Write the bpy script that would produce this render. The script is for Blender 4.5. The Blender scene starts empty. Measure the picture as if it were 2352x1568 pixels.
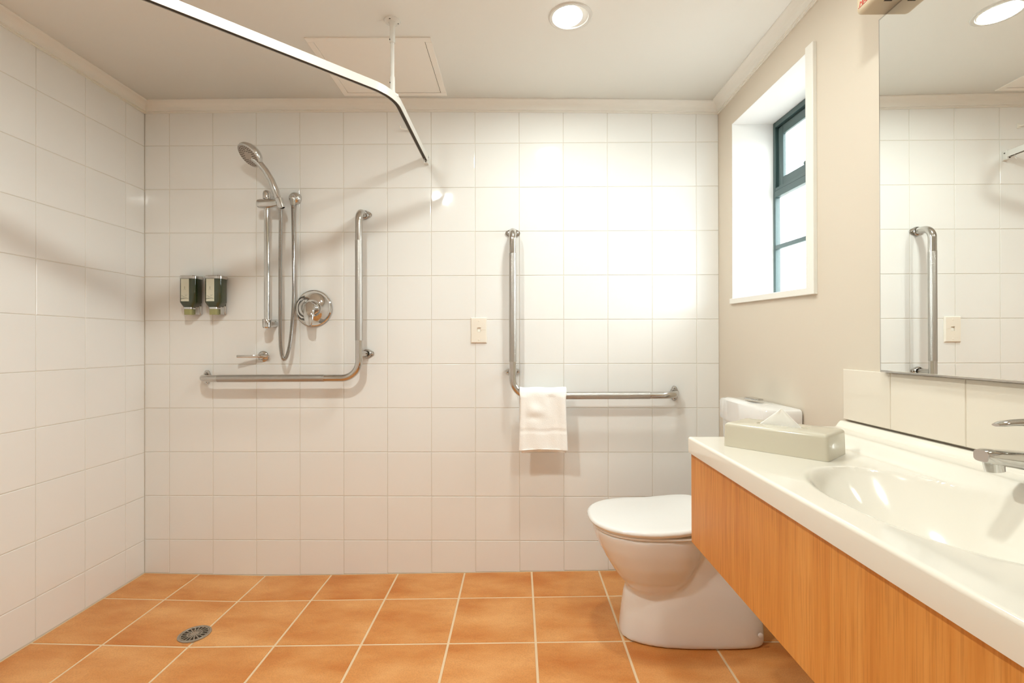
import bpy, bmesh, math, random
from mathutils import Vector, Matrix
random.seed(7)
PI = math.pi
scene = bpy.context.scene
C = scene.collection

# ------------------------------------------------------------------ camera
cam_d = bpy.data.cameras.new('camera')
cam = bpy.data.objects.new('camera', cam_d)
C.objects.link(cam)
cam_d.sensor_width = 36.0
cam_d.lens = 17.30
cam_d.clip_start = 0.02
cam.matrix_world = Matrix((
    (0.99991, 0.00210, 0.01312, 1.5959),
    (0.01312, -0.00304, -0.99991, -2.2289),
    (-0.00206, 0.99999, -0.00307, 1.0495),
    (0, 0, 0, 1)))
scene.camera = cam

# ------------------------------------------------------------------ world, exposure
world = bpy.data.worlds.new('overcast_sky')
scene.world = world
world.use_nodes = True
bg = world.node_tree.nodes['Background']
SKY = 5.3
bg.inputs[1].default_value = SKY
wn = world.node_tree
wg = wn.nodes.new('ShaderNodeTexCoord')
ws = wn.nodes.new('ShaderNodeSeparateXYZ')
wr = wn.nodes.new('ShaderNodeMapRange')
wr.inputs['From Min'].default_value = -0.06
wr.inputs['From Max'].default_value = 0.02
wm = wn.nodes.new('ShaderNodeMix'); wm.data_type = 'RGBA'
wm.inputs[6].default_value = (0.30, 0.31, 0.30, 1)      # ground
wm.inputs[7].default_value = (0.93, 0.97, 1.0, 1)       # overcast sky
wn.links.new(wg.outputs['Generated'], ws.inputs[0])
wn.links.new(ws.outputs['Z'], wr.inputs['Value'])
wn.links.new(wr.outputs[0], wm.inputs[0])
wn.links.new(wm.outputs[2], bg.inputs[0])
DOWNLIGHT = 6.0            # watts of light per downlight
DOWN_COL = (0.935, 1.0, 0.955)
vs = scene.view_settings
vs.view_transform = 'Standard'
vs.look = 'None'
vs.exposure = 1.08
vs.gamma = 1.0
vs.use_curve_mapping = False
scene.cycles.max_bounces = 8
scene.cycles.diffuse_bounces = 6
scene.cycles.glossy_bounces = 5
scene.cycles.transparent_max_bounces = 12
scene.cycles.sample_clamp_indirect = 8.0
scene.cycles.use_adaptive_sampling = True
scene.cycles.adaptive_threshold = 0.08
scene.cycles.adaptive_min_samples = 16
scene.cycles.caustics_reflective = False
scene.cycles.caustics_refractive = False
# window portal (guides sky sampling, gives off nothing itself)
pl = bpy.data.lights.new('window_portal', 'AREA')
pl.shape = 'RECTANGLE'
pl.size = 0.56
pl.size_y = 0.74
pl.cycles.is_portal = True
po = bpy.data.objects.new('window_portal', pl)
C.objects.link(po)
po.location = (2.70, -0.414, 1.594)
po.rotation_euler = (0, PI / 2, 0)
po.rotation_euler = Vector((-1, 0, 0)).to_track_quat('-Z', 'Z').to_euler()

# ------------------------------------------------------------------ materials
MATS = {}
def nodes_of(name):
    m = bpy.data.materials.new(name)
    m.use_nodes = True
    nt = m.node_tree
    b = nt.nodes['Principled BSDF']
    MATS[name] = m
    return m, nt, b
def mat(name, col, rough=0.5, metal=0.0, bump=None, coat=0.0, spec=0.5, var=None):
    m, nt, b = nodes_of(name)
    b.inputs['Base Color'].default_value = (*col, 1)
    b.inputs['Roughness'].default_value = rough
    b.inputs['Metallic'].default_value = metal
    b.inputs['Coat Weight'].default_value = coat
    b.inputs['Specular IOR Level'].default_value = spec
    tc = nt.nodes.new('ShaderNodeTexCoord')
    if var:                       # (scale, amount) slight tone variation
        n = nt.nodes.new('ShaderNodeTexNoise')
        n.inputs['Scale'].default_value = var[0]
        nt.links.new(tc.outputs['Object'], n.inputs['Vector'])
        mx = nt.nodes.new('ShaderNodeMix'); mx.data_type = 'RGBA'
        mx.inputs[6].default_value = (*[c * (1 - var[1]) for c in col], 1)
        mx.inputs[7].default_value = (*[min(1, c * (1 + var[1])) for c in col], 1)
        nt.links.new(n.outputs['Fac'], mx.inputs[0])
        nt.links.new(mx.outputs[2], b.inputs['Base Color'])
    if bump:                      # (scale, strength, distance)
        n = nt.nodes.new('ShaderNodeTexNoise')
        n.inputs['Scale'].default_value = bump[0]
        n.inputs['Detail'].default_value = 3
        nt.links.new(tc.outputs['Object'], n.inputs['Vector'])
        bp = nt.nodes.new('ShaderNodeBump')
        bp.inputs['Strength'].default_value = bump[1]
        bp.inputs['Distance'].default_value = bump[2]
        nt.links.new(n.outputs['Fac'], bp.inputs['Height'])
        nt.links.new(bp.outputs[0], b.inputs['Normal'])
    return m

mat('wall_tile', (0.80, 0.80, 0.78), 0.07, bump=(9, 0.25, 0.002), spec=0.5, var=(1.3, 0.02))
mat('wall_grout', (0.70, 0.665, 0.59), 0.8)
mat('splash_tile', (0.74, 0.675, 0.58), 0.06, bump=(6, 0.2, 0.002), spec=0.5)
mat('paint_wall', (0.65, 0.58, 0.485), 0.55, bump=(220, 0.05, 0.001), spec=0.3)
mat('paint_ceiling', (0.87, 0.85, 0.80), 0.7, bump=(160, 0.04, 0.001), spec=0.2)
mat('paint_trim', (0.80, 0.785, 0.735), 0.4, spec=0.35)
mat('paint_reveal', (0.84, 0.84, 0.83), 0.45, spec=0.3)
mat('floor_grout', (0.74, 0.56, 0.36), 0.85, bump=(300, 0.3, 0.001))
mat('chrome', (0.62, 0.615, 0.60), 0.06, 1.0)
mat('hose_metal', (0.50, 0.49, 0.47), 0.12, 1.0)
mat('steel', (0.56, 0.54, 0.51), 0.15, 1.0)
mat('dark_metal', (0.10, 0.09, 0.08), 0.4, 0.6)
mat('ceramic', (0.76, 0.75, 0.73), 0.08, coat=0.4, bump=(4, 0.03, 0.004))
mat('seat_plastic', (0.80, 0.79, 0.765), 0.12, coat=0.3)
mat('bench_acrylic', (0.75, 0.705, 0.62), 0.12, coat=0.5)
mat('tissue_cover', (0.55, 0.505, 0.40), 0.22, coat=0.3)
mat('tissue', (0.92, 0.90, 0.86), 0.9, bump=(60, 0.3, 0.002))
mat('white_plastic', (0.86, 0.84, 0.78), 0.25)
mat('plate_plastic', (0.82, 0.77, 0.68), 0.3)
mat('rail_white', (0.74, 0.735, 0.70), 0.22, coat=0.3)
mat('slot_dark', (0.05, 0.042, 0.03), 0.7)
mat('teal_frame', (0.055, 0.098, 0.098), 0.35)
mat('fan_plastic', (0.66, 0.55, 0.38), 0.4)
mat('fan_lens', (0.80, 0.74, 0.45), 0.3)
mat('red_print', (0.62, 0.05, 0.03), 0.5)
mat('label_paper', (0.66, 0.66, 0.54), 0.35)
mat('label_ink', (0.13, 0.14, 0.10), 0.6)
mat('drain_steel', (0.48, 0.45, 0.40), 0.3, 1.0)
mat('drain_dark', (0.05, 0.035, 0.02), 0.8)
mat('nozzle', (0.08, 0.07, 0.06), 0.6)
mat('spray_face', (0.42, 0.39, 0.35), 0.35)
mat('clear_plastic', (0.72, 0.70, 0.66), 0.1)
mat('cabinet_edge', (0.62, 0.36, 0.13), 0.5)
mat('sealant', (0.80, 0.78, 0.74), 0.5)

# mirror
m, nt, b = nodes_of('mirror_glass')
b.inputs['Base Color'].default_value = (0.90, 0.91, 0.885, 1)
b.inputs['Metallic'].default_value = 1.0
b.inputs['Roughness'].default_value = 0.005

# green liquid bottle
m, nt, b = nodes_of('green_bottle')
b.inputs['Base Color'].default_value = (0.028, 0.042, 0.016, 1)
b.inputs['Roughness'].default_value = 0.08
b.inputs['Coat Weight'].default_value = 0.6
m, nt, b = nodes_of('pump_clear')
b.inputs['Base Color'].default_value = (0.30, 0.29, 0.12, 1)
b.inputs['Roughness'].default_value = 0.08

# thin window glass
m, nt, b = nodes_of('window_glass')
nt.nodes.remove(b)
out = [n for n in nt.nodes if n.type == 'OUTPUT_MATERIAL'][0]
tr = nt.nodes.new('ShaderNodeBsdfTransparent')
tr.inputs[0].default_value = (0.97, 0.985, 0.98, 1)
gl = nt.nodes.new('ShaderNodeBsdfGlossy')
gl.inputs['Roughness'].default_value = 0.02
mx = nt.nodes.new('ShaderNodeMixShader')
mx.inputs[0].default_value = 0.05
nt.links.new(tr.outputs[0], mx.inputs[1])
nt.links.new(gl.outputs[0], mx.inputs[2])
nt.links.new(mx.outputs[0], out.inputs[0])

# downlight diffuser
m, nt, b = nodes_of('lamp_diffuser')
b.inputs['Base Color'].default_value = (0.9, 0.9, 0.9, 1)
b.inputs['Emission Color'].default_value = (*DOWN_COL, 1)
b.inputs['Emission Strength'].default_value = 14.0

# terracotta floor tile: mottled orange
m, nt, b = nodes_of('terracotta')
tc = nt.nodes.new('ShaderNodeTexCoord')
geo = nt.nodes.new('ShaderNodeNewGeometry')
oi = nt.nodes.new('ShaderNodeObjectInfo')
mp = nt.nodes.new('ShaderNodeMapping')
mp.inputs['Scale'].default_value = (2.2, 4.6, 3.0)
mp.inputs['Rotation'].default_value = (0, 0, 0.35)
nt.links.new(geo.outputs['Position'], mp.inputs['Vector'])
addv = nt.nodes.new('ShaderNodeVectorMath'); addv.operation = 'MULTIPLY_ADD'
cmb = nt.nodes.new('ShaderNodeCombineXYZ')
for k in range(3):
    nt.links.new(oi.outputs['Random'], cmb.inputs[k])
addv.inputs[1].default_value = (9, 9, 9)
nt.links.new(cmb.outputs[0], addv.inputs[0])
nt.links.new(mp.outputs[0], addv.inputs[2])
n1 = nt.nodes.new('ShaderNodeTexNoise')
n1.inputs['Scale'].default_value = 1.3; n1.inputs['Detail'].default_value = 5
n1.inputs['Roughness'].default_value = 0.55
nt.links.new(addv.outputs[0], n1.inputs['Vector'])
rp = nt.nodes.new('ShaderNodeValToRGB')
el = rp.color_ramp.elements
el[0].position = 0.33; el[0].color = (0.56, 0.185, 0.036, 1)
el[1].position = 0.66; el[1].color = (0.76, 0.375, 0.135, 1)
e2 = el.new(0.47); e2.color = (0.65, 0.270, 0.075, 1)
nt.links.new(n1.outputs['Fac'], rp.inputs[0])
n2 = nt.nodes.new('ShaderNodeTexNoise')
n2.inputs['Scale'].default_value = 240; n2.inputs['Detail'].default_value = 2
nt.links.new(tc.outputs['Object'], n2.inputs['Vector'])
mx = nt.nodes.new('ShaderNodeMix'); mx.data_type = 'RGBA'; mx.blend_type = 'MULTIPLY'
rr = nt.nodes.new('ShaderNodeValToRGB')
rr.color_ramp.elements[0].position = 0.3; rr.color_ramp.elements[0].color = (0.86, 0.85, 0.84, 1)
rr.color_ramp.elements[1].position = 0.6; rr.color_ramp.elements[1].color = (1, 1, 1, 1)
nt.links.new(n2.outputs['Fac'], rr.inputs[0])
mx.inputs[0].default_value = 1.0
nt.links.new(rp.outputs[0], mx.inputs[6])
nt.links.new(rr.outputs[0], mx.inputs[7])
nt.links.new(mx.outputs[2], b.inputs['Base Color'])
b.inputs['Roughness'].default_value = 0.38
b.inputs['Specular IOR Level'].default_value = 0.35
bp = nt.nodes.new('ShaderNodeBump'); bp.inputs['Strength'].default_value = 0.15; bp.inputs['Distance'].default_value = 0.001
nt.links.new(n2.outputs['Fac'], bp.inputs['Height'])
nt.links.new(bp.outputs[0], b.inputs['Normal'])

# wood laminate, vertical grain
m, nt, b = nodes_of('wood_laminate')
geo = nt.nodes.new('ShaderNodeNewGeometry')
mp = nt.nodes.new('ShaderNodeMapping')
mp.inputs['Scale'].default_value = (60, 60, 1.6)
nt.links.new(geo.outputs['Position'], mp.inputs['Vector'])
n1 = nt.nodes.new('ShaderNodeTexNoise'); n1.inputs['Scale'].default_value = 1.0; n1.inputs['Detail'].default_value = 6
n1.inputs['Roughness'].default_value = 0.65; n1.inputs['Distortion'].default_value = 0.4
nt.links.new(mp.outputs[0], n1.inputs['Vector'])
mp2 = nt.nodes.new('ShaderNodeMapping'); mp2.inputs['Scale'].default_value = (9, 9, 0.7)
nt.links.new(geo.outputs['Position'], mp2.inputs['Vector'])
n3 = nt.nodes.new('ShaderNodeTexNoise'); n3.inputs['Scale'].default_value = 1.0; n3.inputs['Detail'].default_value = 3
n3.inputs['Distortion'].default_value = 0.8
nt.links.new(mp2.outputs[0], n3.inputs['Vector'])
mp4 = nt.nodes.new('ShaderNodeMapping'); mp4.inputs['Scale'].default_value = (330, 330, 9)
nt.links.new(geo.outputs['Position'], mp4.inputs['Vector'])
n4 = nt.nodes.new('ShaderNodeTexNoise'); n4.inputs['Scale'].default_value = 1.0; n4.inputs['Detail'].default_value = 2
nt.links.new(mp4.outputs[0], n4.inputs['Vector'])
ad = nt.nodes.new('ShaderNodeMath'); ad.operation = 'MULTIPLY_ADD'; ad.inputs[1].default_value = 0.55
nt.links.new(n1.outputs['Fac'], ad.inputs[0])
ml = nt.nodes.new('ShaderNodeMath'); ml.operation = 'MULTIPLY'; ml.inputs[1].default_value = 0.45
nt.links.new(n3.outputs['Fac'], ml.inputs[0])
nt.links.new(ml.outputs[0], ad.inputs[2])
rp = nt.nodes.new('ShaderNodeValToRGB')
el = rp.color_ramp.elements
el[0].position = 0.28; el[0].color = (0.54, 0.190, 0.035, 1)
el[1].position = 0.74; el[1].color = (0.76, 0.370, 0.105, 1)
e2 = el.new(0.5); e2.color = (0.66, 0.275, 0.060, 1)
nt.links.new(ad.outputs[0], rp.inputs[0])
rr = nt.nodes.new('ShaderNodeValToRGB')
rr.color_ramp.elements[0].position = 0.36; rr.color_ramp.elements[0].color = (0.70, 0.62, 0.55, 1)
rr.color_ramp.elements[1].position = 0.50; rr.color_ramp.elements[1].color = (1, 1, 1, 1)
nt.links.new(n4.outputs['Fac'], rr.inputs[0])
mx = nt.nodes.new('ShaderNodeMix'); mx.data_type = 'RGBA'; mx.blend_type = 'MULTIPLY'; mx.inputs[0].default_value = 0.45
nt.links.new(rp.outputs[0], mx.inputs[6]); nt.links.new(rr.outputs[0], mx.inputs[7])
nt.links.new(mx.outputs[2], b.inputs['Base Color'])
b.inputs['Roughness'].default_value = 0.42
b.inputs['Specular IOR Level'].default_value = 0.3

# knurled grip: fine rings/diamonds in the bump
m, nt, b = nodes_of('knurl')
b.inputs['Base Color'].default_value = (0.47, 0.45, 0.42, 1)
b.inputs['Metallic'].default_value = 1.0
b.inputs['Roughness'].default_value = 0.33
tc = nt.nodes.new('ShaderNodeTexCoord')
vor = nt.nodes.new('ShaderNodeTexVoronoi'); vor.inputs['Scale'].default_value = 420
nt.links.new(tc.outputs['Object'], vor.inputs['Vector'])
bp = nt.nodes.new('ShaderNodeBump'); bp.inputs['Strength'].default_value = 0.5; bp.inputs['Distance'].default_value = 0.001
nt.links.new(vor.outputs['Distance'], bp.inputs['Height'])
nt.links.new(bp.outputs[0], b.inputs['Normal'])

# towel
m, nt, b = nodes_of('terry')
b.inputs['Base Color'].default_value = (0.92, 0.91, 0.88, 1)
b.inputs['Roughness'].default_value = 0.95
b.inputs['Sheen Weight'].default_value = 0.3
b.inputs['Specular IOR Level'].default_value = 0.1
tc = nt.nodes.new('ShaderNodeTexCoord')
n1 = nt.nodes.new('ShaderNodeTexNoise'); n1.inputs['Scale'].default_value = 420; n1.inputs['Detail'].default_value = 2
nt.links.new(tc.outputs['Object'], n1.inputs['Vector'])
bp = nt.nodes.new('ShaderNodeBump'); bp.inputs['Strength'].default_value = 0.6; bp.inputs['Distance'].default_value = 0.002
nt.links.new(n1.outputs['Fac'], bp.inputs['Height'])
nt.links.new(bp.outputs[0], b.inputs['Normal'])

# ------------------------------------------------------------------ helpers
def obj(name, bm, material, parent=None, smooth=False, loc=None, norm=True):
    if norm and bm.faces:
        bmesh.ops.recalc_face_normals(bm, faces=bm.faces[:])
    me = bpy.data.meshes.new(name)
    bm.to_mesh(me); bm.free()
    me.materials.append(MATS[material])
    if smooth:
        for p in me.polygons: p.use_smooth = True
        if smooth != 'all':
            try: me.set_sharp_from_angle(angle=math.radians(38))
            except Exception: pass
    o = bpy.data.objects.new(name, me)
    C.objects.link(o)
    if parent: o.parent = parent
    if loc: o.location = loc
    return o
def place(o, root):
    """parent o (built in world coordinates) to root without moving it"""
    o.parent = root
    o.matrix_parent_inverse = root.matrix_basis.inverted()
    return o
def thing(name, label, cat, loc=(0, 0, 0), group=None):
    o = bpy.data.objects.new(name, None)
    o.empty_display_size = 0.05
    C.objects.link(o)
    o.location = loc
    tag(o, label, cat, group)
    return o
def tag(o, label, cat, group=None):
    o['label'] = label; o['category'] = cat
    if group: o['group'] = group
    return o
def struct(o, label=None):
    o['kind'] = 'structure'
    if label: o['label'] = label
    return o
def part(name, bm, material, root, smooth=False, label=None):
    o = obj(name, bm, material, None, smooth)
    place(o, root)
    if label: o['label'] = label
    return o
def sub(name, bm, material, p, smooth=False):
    o = obj(name, bm, material, None, smooth)
    o.parent = p
    o.matrix_parent_inverse = (p.parent.matrix_basis @ p.matrix_parent_inverse @ p.matrix_basis).inverted() if False else world_inv(p)
    return o
def world_inv(p):
    m = Matrix.Identity(4)
    q = p
    while q:
        m = q.matrix_parent_inverse @ q.matrix_basis @ m
        q = q.parent
    return m.inverted()

def add_box(bm, x0, x1, y0, y1, z0, z1, bevel=0, seg=2):
    t = bmesh.new()
    v = [t.verts.new(c) for c in ((x0,y0,z0),(x1,y0,z0),(x1,y1,z0),(x0,y1,z0),(x0,y0,z1),(x1,y0,z1),(x1,y1,z1),(x0,y1,z1))]
    for f in ((3,2,1,0),(4,5,6,7),(0,1,5,4),(1,2,6,5),(2,3,7,6),(3,0,4,7)):
        t.faces.new([v[i] for i in f])
    if bevel:
        bmesh.ops.bevel(t, geom=t.edges[:], offset=bevel, segments=seg, affect='EDGES', profile=0.5)
    merge(bm, t)
    return bm
def merge(bm, t, mtx=None):
    if mtx is not None: bmesh.ops.transform(t, matrix=mtx, verts=t.verts[:])
    me = bpy.data.meshes.new('tmp')
    t.to_mesh(me); t.free()
    bm.from_mesh(me)
    bpy.data.meshes.remove(me)
def box(x0, x1, y0, y1, z0, z1, bevel=0, seg=2):
    return add_box(bmesh.new(), x0, x1, y0, y1, z0, z1, bevel, seg)
def frame_from(d):
    d = Vector(d).normalized()
    up = Vector((0, 0, 1)) if abs(d.z) < 0.9 else Vector((1, 0, 0))
    s = d.cross(up).normalized()
    return d, s, s.cross(d).normalized()
def add_tube(bm, pts, r, n=20, cap=True):
    """sweep a circle along pts; r number or list (parallel transport)"""
    pts = [Vector(p) for p in pts]
    rs = r if isinstance(r, (list, tuple)) else [r] * len(pts)
    rings = []
    d0, s, u = frame_from(pts[1] - pts[0])
    for i, p in enumerate(pts):
        if i == 0: d = pts[1] - pts[0]
        elif i == len(pts) - 1: d = pts[-1] - pts[-2]
        else: d = (pts[i + 1] - p).normalized() + (p - pts[i - 1]).normalized()
        d.normalize()
        s = (s - d * s.dot(d)).normalized()
        u = d.cross(s).normalized()
        rings.append([bm.verts.new(p + (s * math.cos(2*PI*k/n) + u * math.sin(2*PI*k/n)) * rs[i]) for k in range(n)])
    for a, b_ in zip(rings, rings[1:]):
        for k in range(n):
            bm.faces.new((a[k], a[(k+1) % n], b_[(k+1) % n], b_[k]))
    if cap:
        bm.faces.new(rings[0][::-1]); bm.faces.new(rings[-1])
    return bm
def tube(pts, r, n=20, cap=True):
    return add_tube(bmesh.new(), pts, r, n, cap)
def rounded(pts, rad, seg=8):
    """polyline with rounded corners; rad number or list per inner corner"""
    pts = [Vector(p) for p in pts]
    out = [pts[0]]
    for i in range(1, len(pts) - 1):
        a, p, b_ = pts[i-1], pts[i], pts[i+1]
        r = rad[i-1] if isinstance(rad, (list, tuple)) else rad
        d1 = (a - p).normalized(); d2 = (b_ - p).normalized()
        ang = d1.angle(d2); t = r / math.tan(ang / 2)
        c = p + (d1 + d2).normalized() * (r / math.sin(ang / 2))
        s, e = p + d1 * t, p + d2 * t
        for k in range(seg + 1):
            v = (s - c).lerp(e - c, k / seg).normalized() * r
            # slerp-ish
            w = (s - c).normalized().slerp((e - c).normalized(), k / seg) * r
            out.append(c + w)
    out.append(pts[-1])
    return out
def add_lathe(bm, prof, origin, axis, n=40):
    """prof list of (radius, distance along axis)"""
    d, s, u = frame_from(axis)
    o = Vector(origin)
    rings = []
    for r, h in prof:
        if r < 1e-6: rings.append([bm.verts.new(o + d * h)])
        else: rings.append([bm.verts.new(o + d * h + (s * math.cos(2*PI*k/n) + u * math.sin(2*PI*k/n)) * r) for k in range(n)])
    for a, b_ in zip(rings, rings[1:]):
        if len(a) == 1 and len(b_) == 1: continue
        for k in range(n):
            if len(a) == 1: bm.faces.new((a[0], b_[(k+1) % n], b_[k]))
            elif len(b_) == 1: bm.faces.new((a[k], a[(k+1) % n], b_[0]))
            else: bm.faces.new((a[k], a[(k+1) % n], b_[(k+1) % n], b_[k]))
    return bm
def lathe(prof, origin, axis, n=40):
    return add_lathe(bmesh.new(), prof, origin, axis, n)
def prism(poly, o, ex, ey, ez, h):
    """extrude 2-D polygon (a,b)->o+a*ex+b*ey by h along ez"""
    bm = bmesh.new()
    o, ex, ey, ez = Vector(o), Vector(ex), Vector(ey), Vector(ez)
    lo = [bm.verts.new(o + ex * a + ey * b_) for a, b_ in poly]
    hi = [bm.verts.new(o + ex * a + ey * b_ + ez * h) for a, b_ in poly]
    bm.faces.new(lo[::-1]); bm.faces.new(hi)
    n = len(poly)
    for k in range(n): bm.faces.new((lo[k], lo[(k+1) % n], hi[(k+1) % n], hi[k]))
    return bm
def loft(sections, cap=True):
    bm = bmesh.new()
    rings = [[bm.verts.new(p) for p in s] for s in sections]
    n = len(rings[0])
    for a, b_ in zip(rings, rings[1:]):
        for k in range(n): bm.faces.new((a[k], a[(k+1) % n], b_[(k+1) % n], b_[k]))
    if cap:
        bm.faces.new(rings[0][::-1]); bm.faces.new(rings[-1])
    return bm

# ------------------------------------------------------------------ room dimensions (metres)
XL, XR = -0.114, 2.500
YF = -2.85                 # wall behind the camera
def ceil_z(x):
    t = (x + 0.115) / 2.617
    return 2.146 + 0.0141 * t - 0.0381 * t * t
FOLD = 0.442
def floor_z(x, y=0):       # shower fall towards the waste
    if x < FOLD: return -0.006 + 0.0185 * (FOLD - x)
    return min(-0.006 + 0.0195 * (x - FOLD), 0.0245)

# ------------------------------------------------------------------ walls, floor, ceiling
TH = 0.006                 # tile thickness, proud of the bed
wall_back = struct(obj('wall_back', box(XL - 0.12, XR + 0.23, 0.0020, 0.14, -0.06, 2.30), 'wall_grout'))
wall_left = struct(obj('wall_left', box(XL - 0.14, XL - 0.0020, YF - 0.1, 0.0020, -0.06, 2.30), 'wall_grout'))
wall_front = struct(obj('wall_front', box(XL - 0.14, XR + 0.2, YF - 0.1, YF, -0.06, 2.30), 'paint_reveal'))

TILES = {}
def tile_mesh(w, h, matname, th=TH, bev=0.0016):
    key = (round(w, 4), round(h, 4), matname)
    if key in TILES: return TILES[key]
    bm = bmesh.new()
    def ring(dx, z): return [bm.verts.new((sx * (w/2 - dx), sy * (h/2 - dx), z)) for sx, sy in ((-1,-1),(1,-1),(1,1),(-1,1))]
    r0, r1, r2, r3 = ring(0, 0), ring(0, th - bev), ring(bev * 0.35, th - bev * 0.3), ring(bev * 1.2, th)
    for a, b_ in ((r0, r1), (r1, r2), (r2, r3)):
        for k in range(4): bm.faces.new((a[k], a[(k+1) % 4], b_[(k+1) % 4], b_[k]))
    bm.faces.new(r3)
    me = bpy.data.meshes.new('tile')
    bm.to_mesh(me); bm.free()
    me.materials.append(MATS[matname])
    TILES[key] = me
    return me
def put_tile(parent, me, loc, rot, jit=0.0012):
    o = bpy.data.objects.new('tile', me)
    C.objects.link(o)
    m_ = Matrix.Translation(loc) @ rot @ Matrix.Rotation(random.uniform(-jit, jit), 4, 'X') @ Matrix.Rotation(random.uniform(-jit, jit), 4, 'Y')
    o.parent = parent
    o.matrix_parent_inverse = world_inv(parent)
    o.matrix_basis = m_
    return o
J = 0.0022                 # joint
ROWS = [0.955 + 0.2 * j for j in range(-4, 6)]
ROT_BACK = Matrix.Rotation(PI / 2, 4, 'X')                # faces -Y
ROT_LEFT = Matrix(((0, 0, 1, 0), (1, 0, 0, 0), (0, 1, 0, 0), (0, 0, 0, 1)))   # local x->Y, y->Z, z->X
ROT_RIGHT = Matrix(((0, 0, -1, 0), (-1, 0, 0, 0), (0, 1, 0, 0), (0, 0, 0, 1)))

cols = [XL] + [0.2 * i for i in range(0, 13)] + [XR]
for i in range(len(cols) - 1):
    xa, xb = cols[i], cols[i + 1]
    zb = min(floor_z(xa), floor_z(xb)) + 0.001
    rows = [zb] + ROWS + [2.118]
    for j in range(len(rows) - 1):
        za, zc = rows[j], rows[j + 1]
        w, h = xb - xa - J, zc - za - J
        put_tile(wall_back, tile_mesh(round(w, 4), round(h, 4), 'wall_tile'), ((xa + xb) / 2, TH, (za + zc) / 2), ROT_BACK)
ycols = [0.0] + [-0.108 - 0.1995 * i for i in range(0, 13)]
for i in range(len(ycols) - 1):
    ya, yb = ycols[i + 1], ycols[i]
    rows = [floor_z(XL) + 0.001] + [z - 0.003 for z in ROWS] + [2.118]
    for j in range(len(rows) - 1):
        za, zc = rows[j], rows[j + 1]
        put_tile(wall_left, tile_mesh(round(yb - ya - J, 4), round(zc - za - J, 4), 'wall_tile'), (XL - TH, (ya + yb) / 2, (za + zc) / 2), ROT_LEFT)

# right wall with the window opening (opening edges run very slightly off level, as the wall does)
WY0, WY1 = -0.690, -0.138
def wtilt(y): return 0.028 * (y + 0.414)
WZ0, WZ1 = 1.2265, 1.965
WX = 2.672                 # inner face of the window frame
bm = bmesh.new()
ys = [YF - 0.1, WY0, WY1, 0.14]
def zrow(y): return [-0.06, WZ0 + wtilt(y), WZ1 + wtilt(y), 2.30]
front = [[bm.verts.new((XR, y, z)) for z in zrow(min(max(y, WY0), WY1))] for y in ys]
back = [[bm.verts.new((XR + 0.23, y, z)) for z in zrow(min(max(y, WY0), WY1))] for y in ys]
for i in range(3):
    for j in range(3):
        if i == 1 and j == 1: continue
        bm.faces.new((front[i][j], front[i+1][j], front[i+1][j+1], front[i][j+1]))
        bm.faces.new((back[i][j], back[i][j+1], back[i+1][j+1], back[i+1][j]))
for g in (0, 3):
    for j in range(3): bm.faces.new((front[g][j], front[g][j+1], back[g][j+1], back[g][j]))
for i in range(3):
    bm.faces.new((front[i][0], back[i][0], back[i+1][0], front[i+1][0]))
    bm.faces.new((front[i][3], front[i+1][3], back[i+1][3], back[i][3]))
for (a, b_) in (((1,1),(2,1)), ((2,1),(2,2)), ((2,2),(1,2)), ((1,2),(1,1))):
    f = bm.faces.new((front[a[0]][a[1]], back[a[0]][a[1]], back[b_[0]][b_[1]], front[b_[0]][b_[1]]))
wall_right = struct(obj('wall_right', bm, 'paint_wall'))

# floor: bed plus laid tiles
bm = bmesh.new()
xs = [XL - 0.1, FOLD, 2.006, XR + 0.1]
rng = [[bm.verts.new((x, y, floor_z(x) - 0.0022 + dz)) for x in xs] for y, dz in ((0.05, 0), (YF - 0.05, 0))]
low = [[bm.verts.new((x, y, -0.12)) for x in xs] for y in (0.05, YF - 0.05)]
for k in range(3):
    bm.faces.new((rng[0][k], rng[1][k], rng[1][k+1], rng[0][k+1]))
    bm.faces.new((low[0][k], low[0][k+1], low[1][k+1], low[1][k]))
    bm.faces.new((rng[0][k], rng[0][k+1], low[0][k+1], low[0][k]))
    bm.faces.new((rng[1][k], low[1][k], low[1][k+1], rng[1][k+1]))
bm.faces.new((rng[0][0], low[0][0], low[1][0], rng[1][0]))
bm.faces.new((rng[0][3], rng[1][3], low[1][3], low[0][3]))
floor = struct(obj('floor', bm, 'floor_grout'))
FT = 0.3028
fxs = [XL] + [0.1392 + FT * i for i in range(8)] + [XR]
fys = [0.0] + [-0.2233 - FT * j for j in range(9)]
FTILES = {}
DRAIN = (0.418, -0.454); DR = 0.0535
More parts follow.
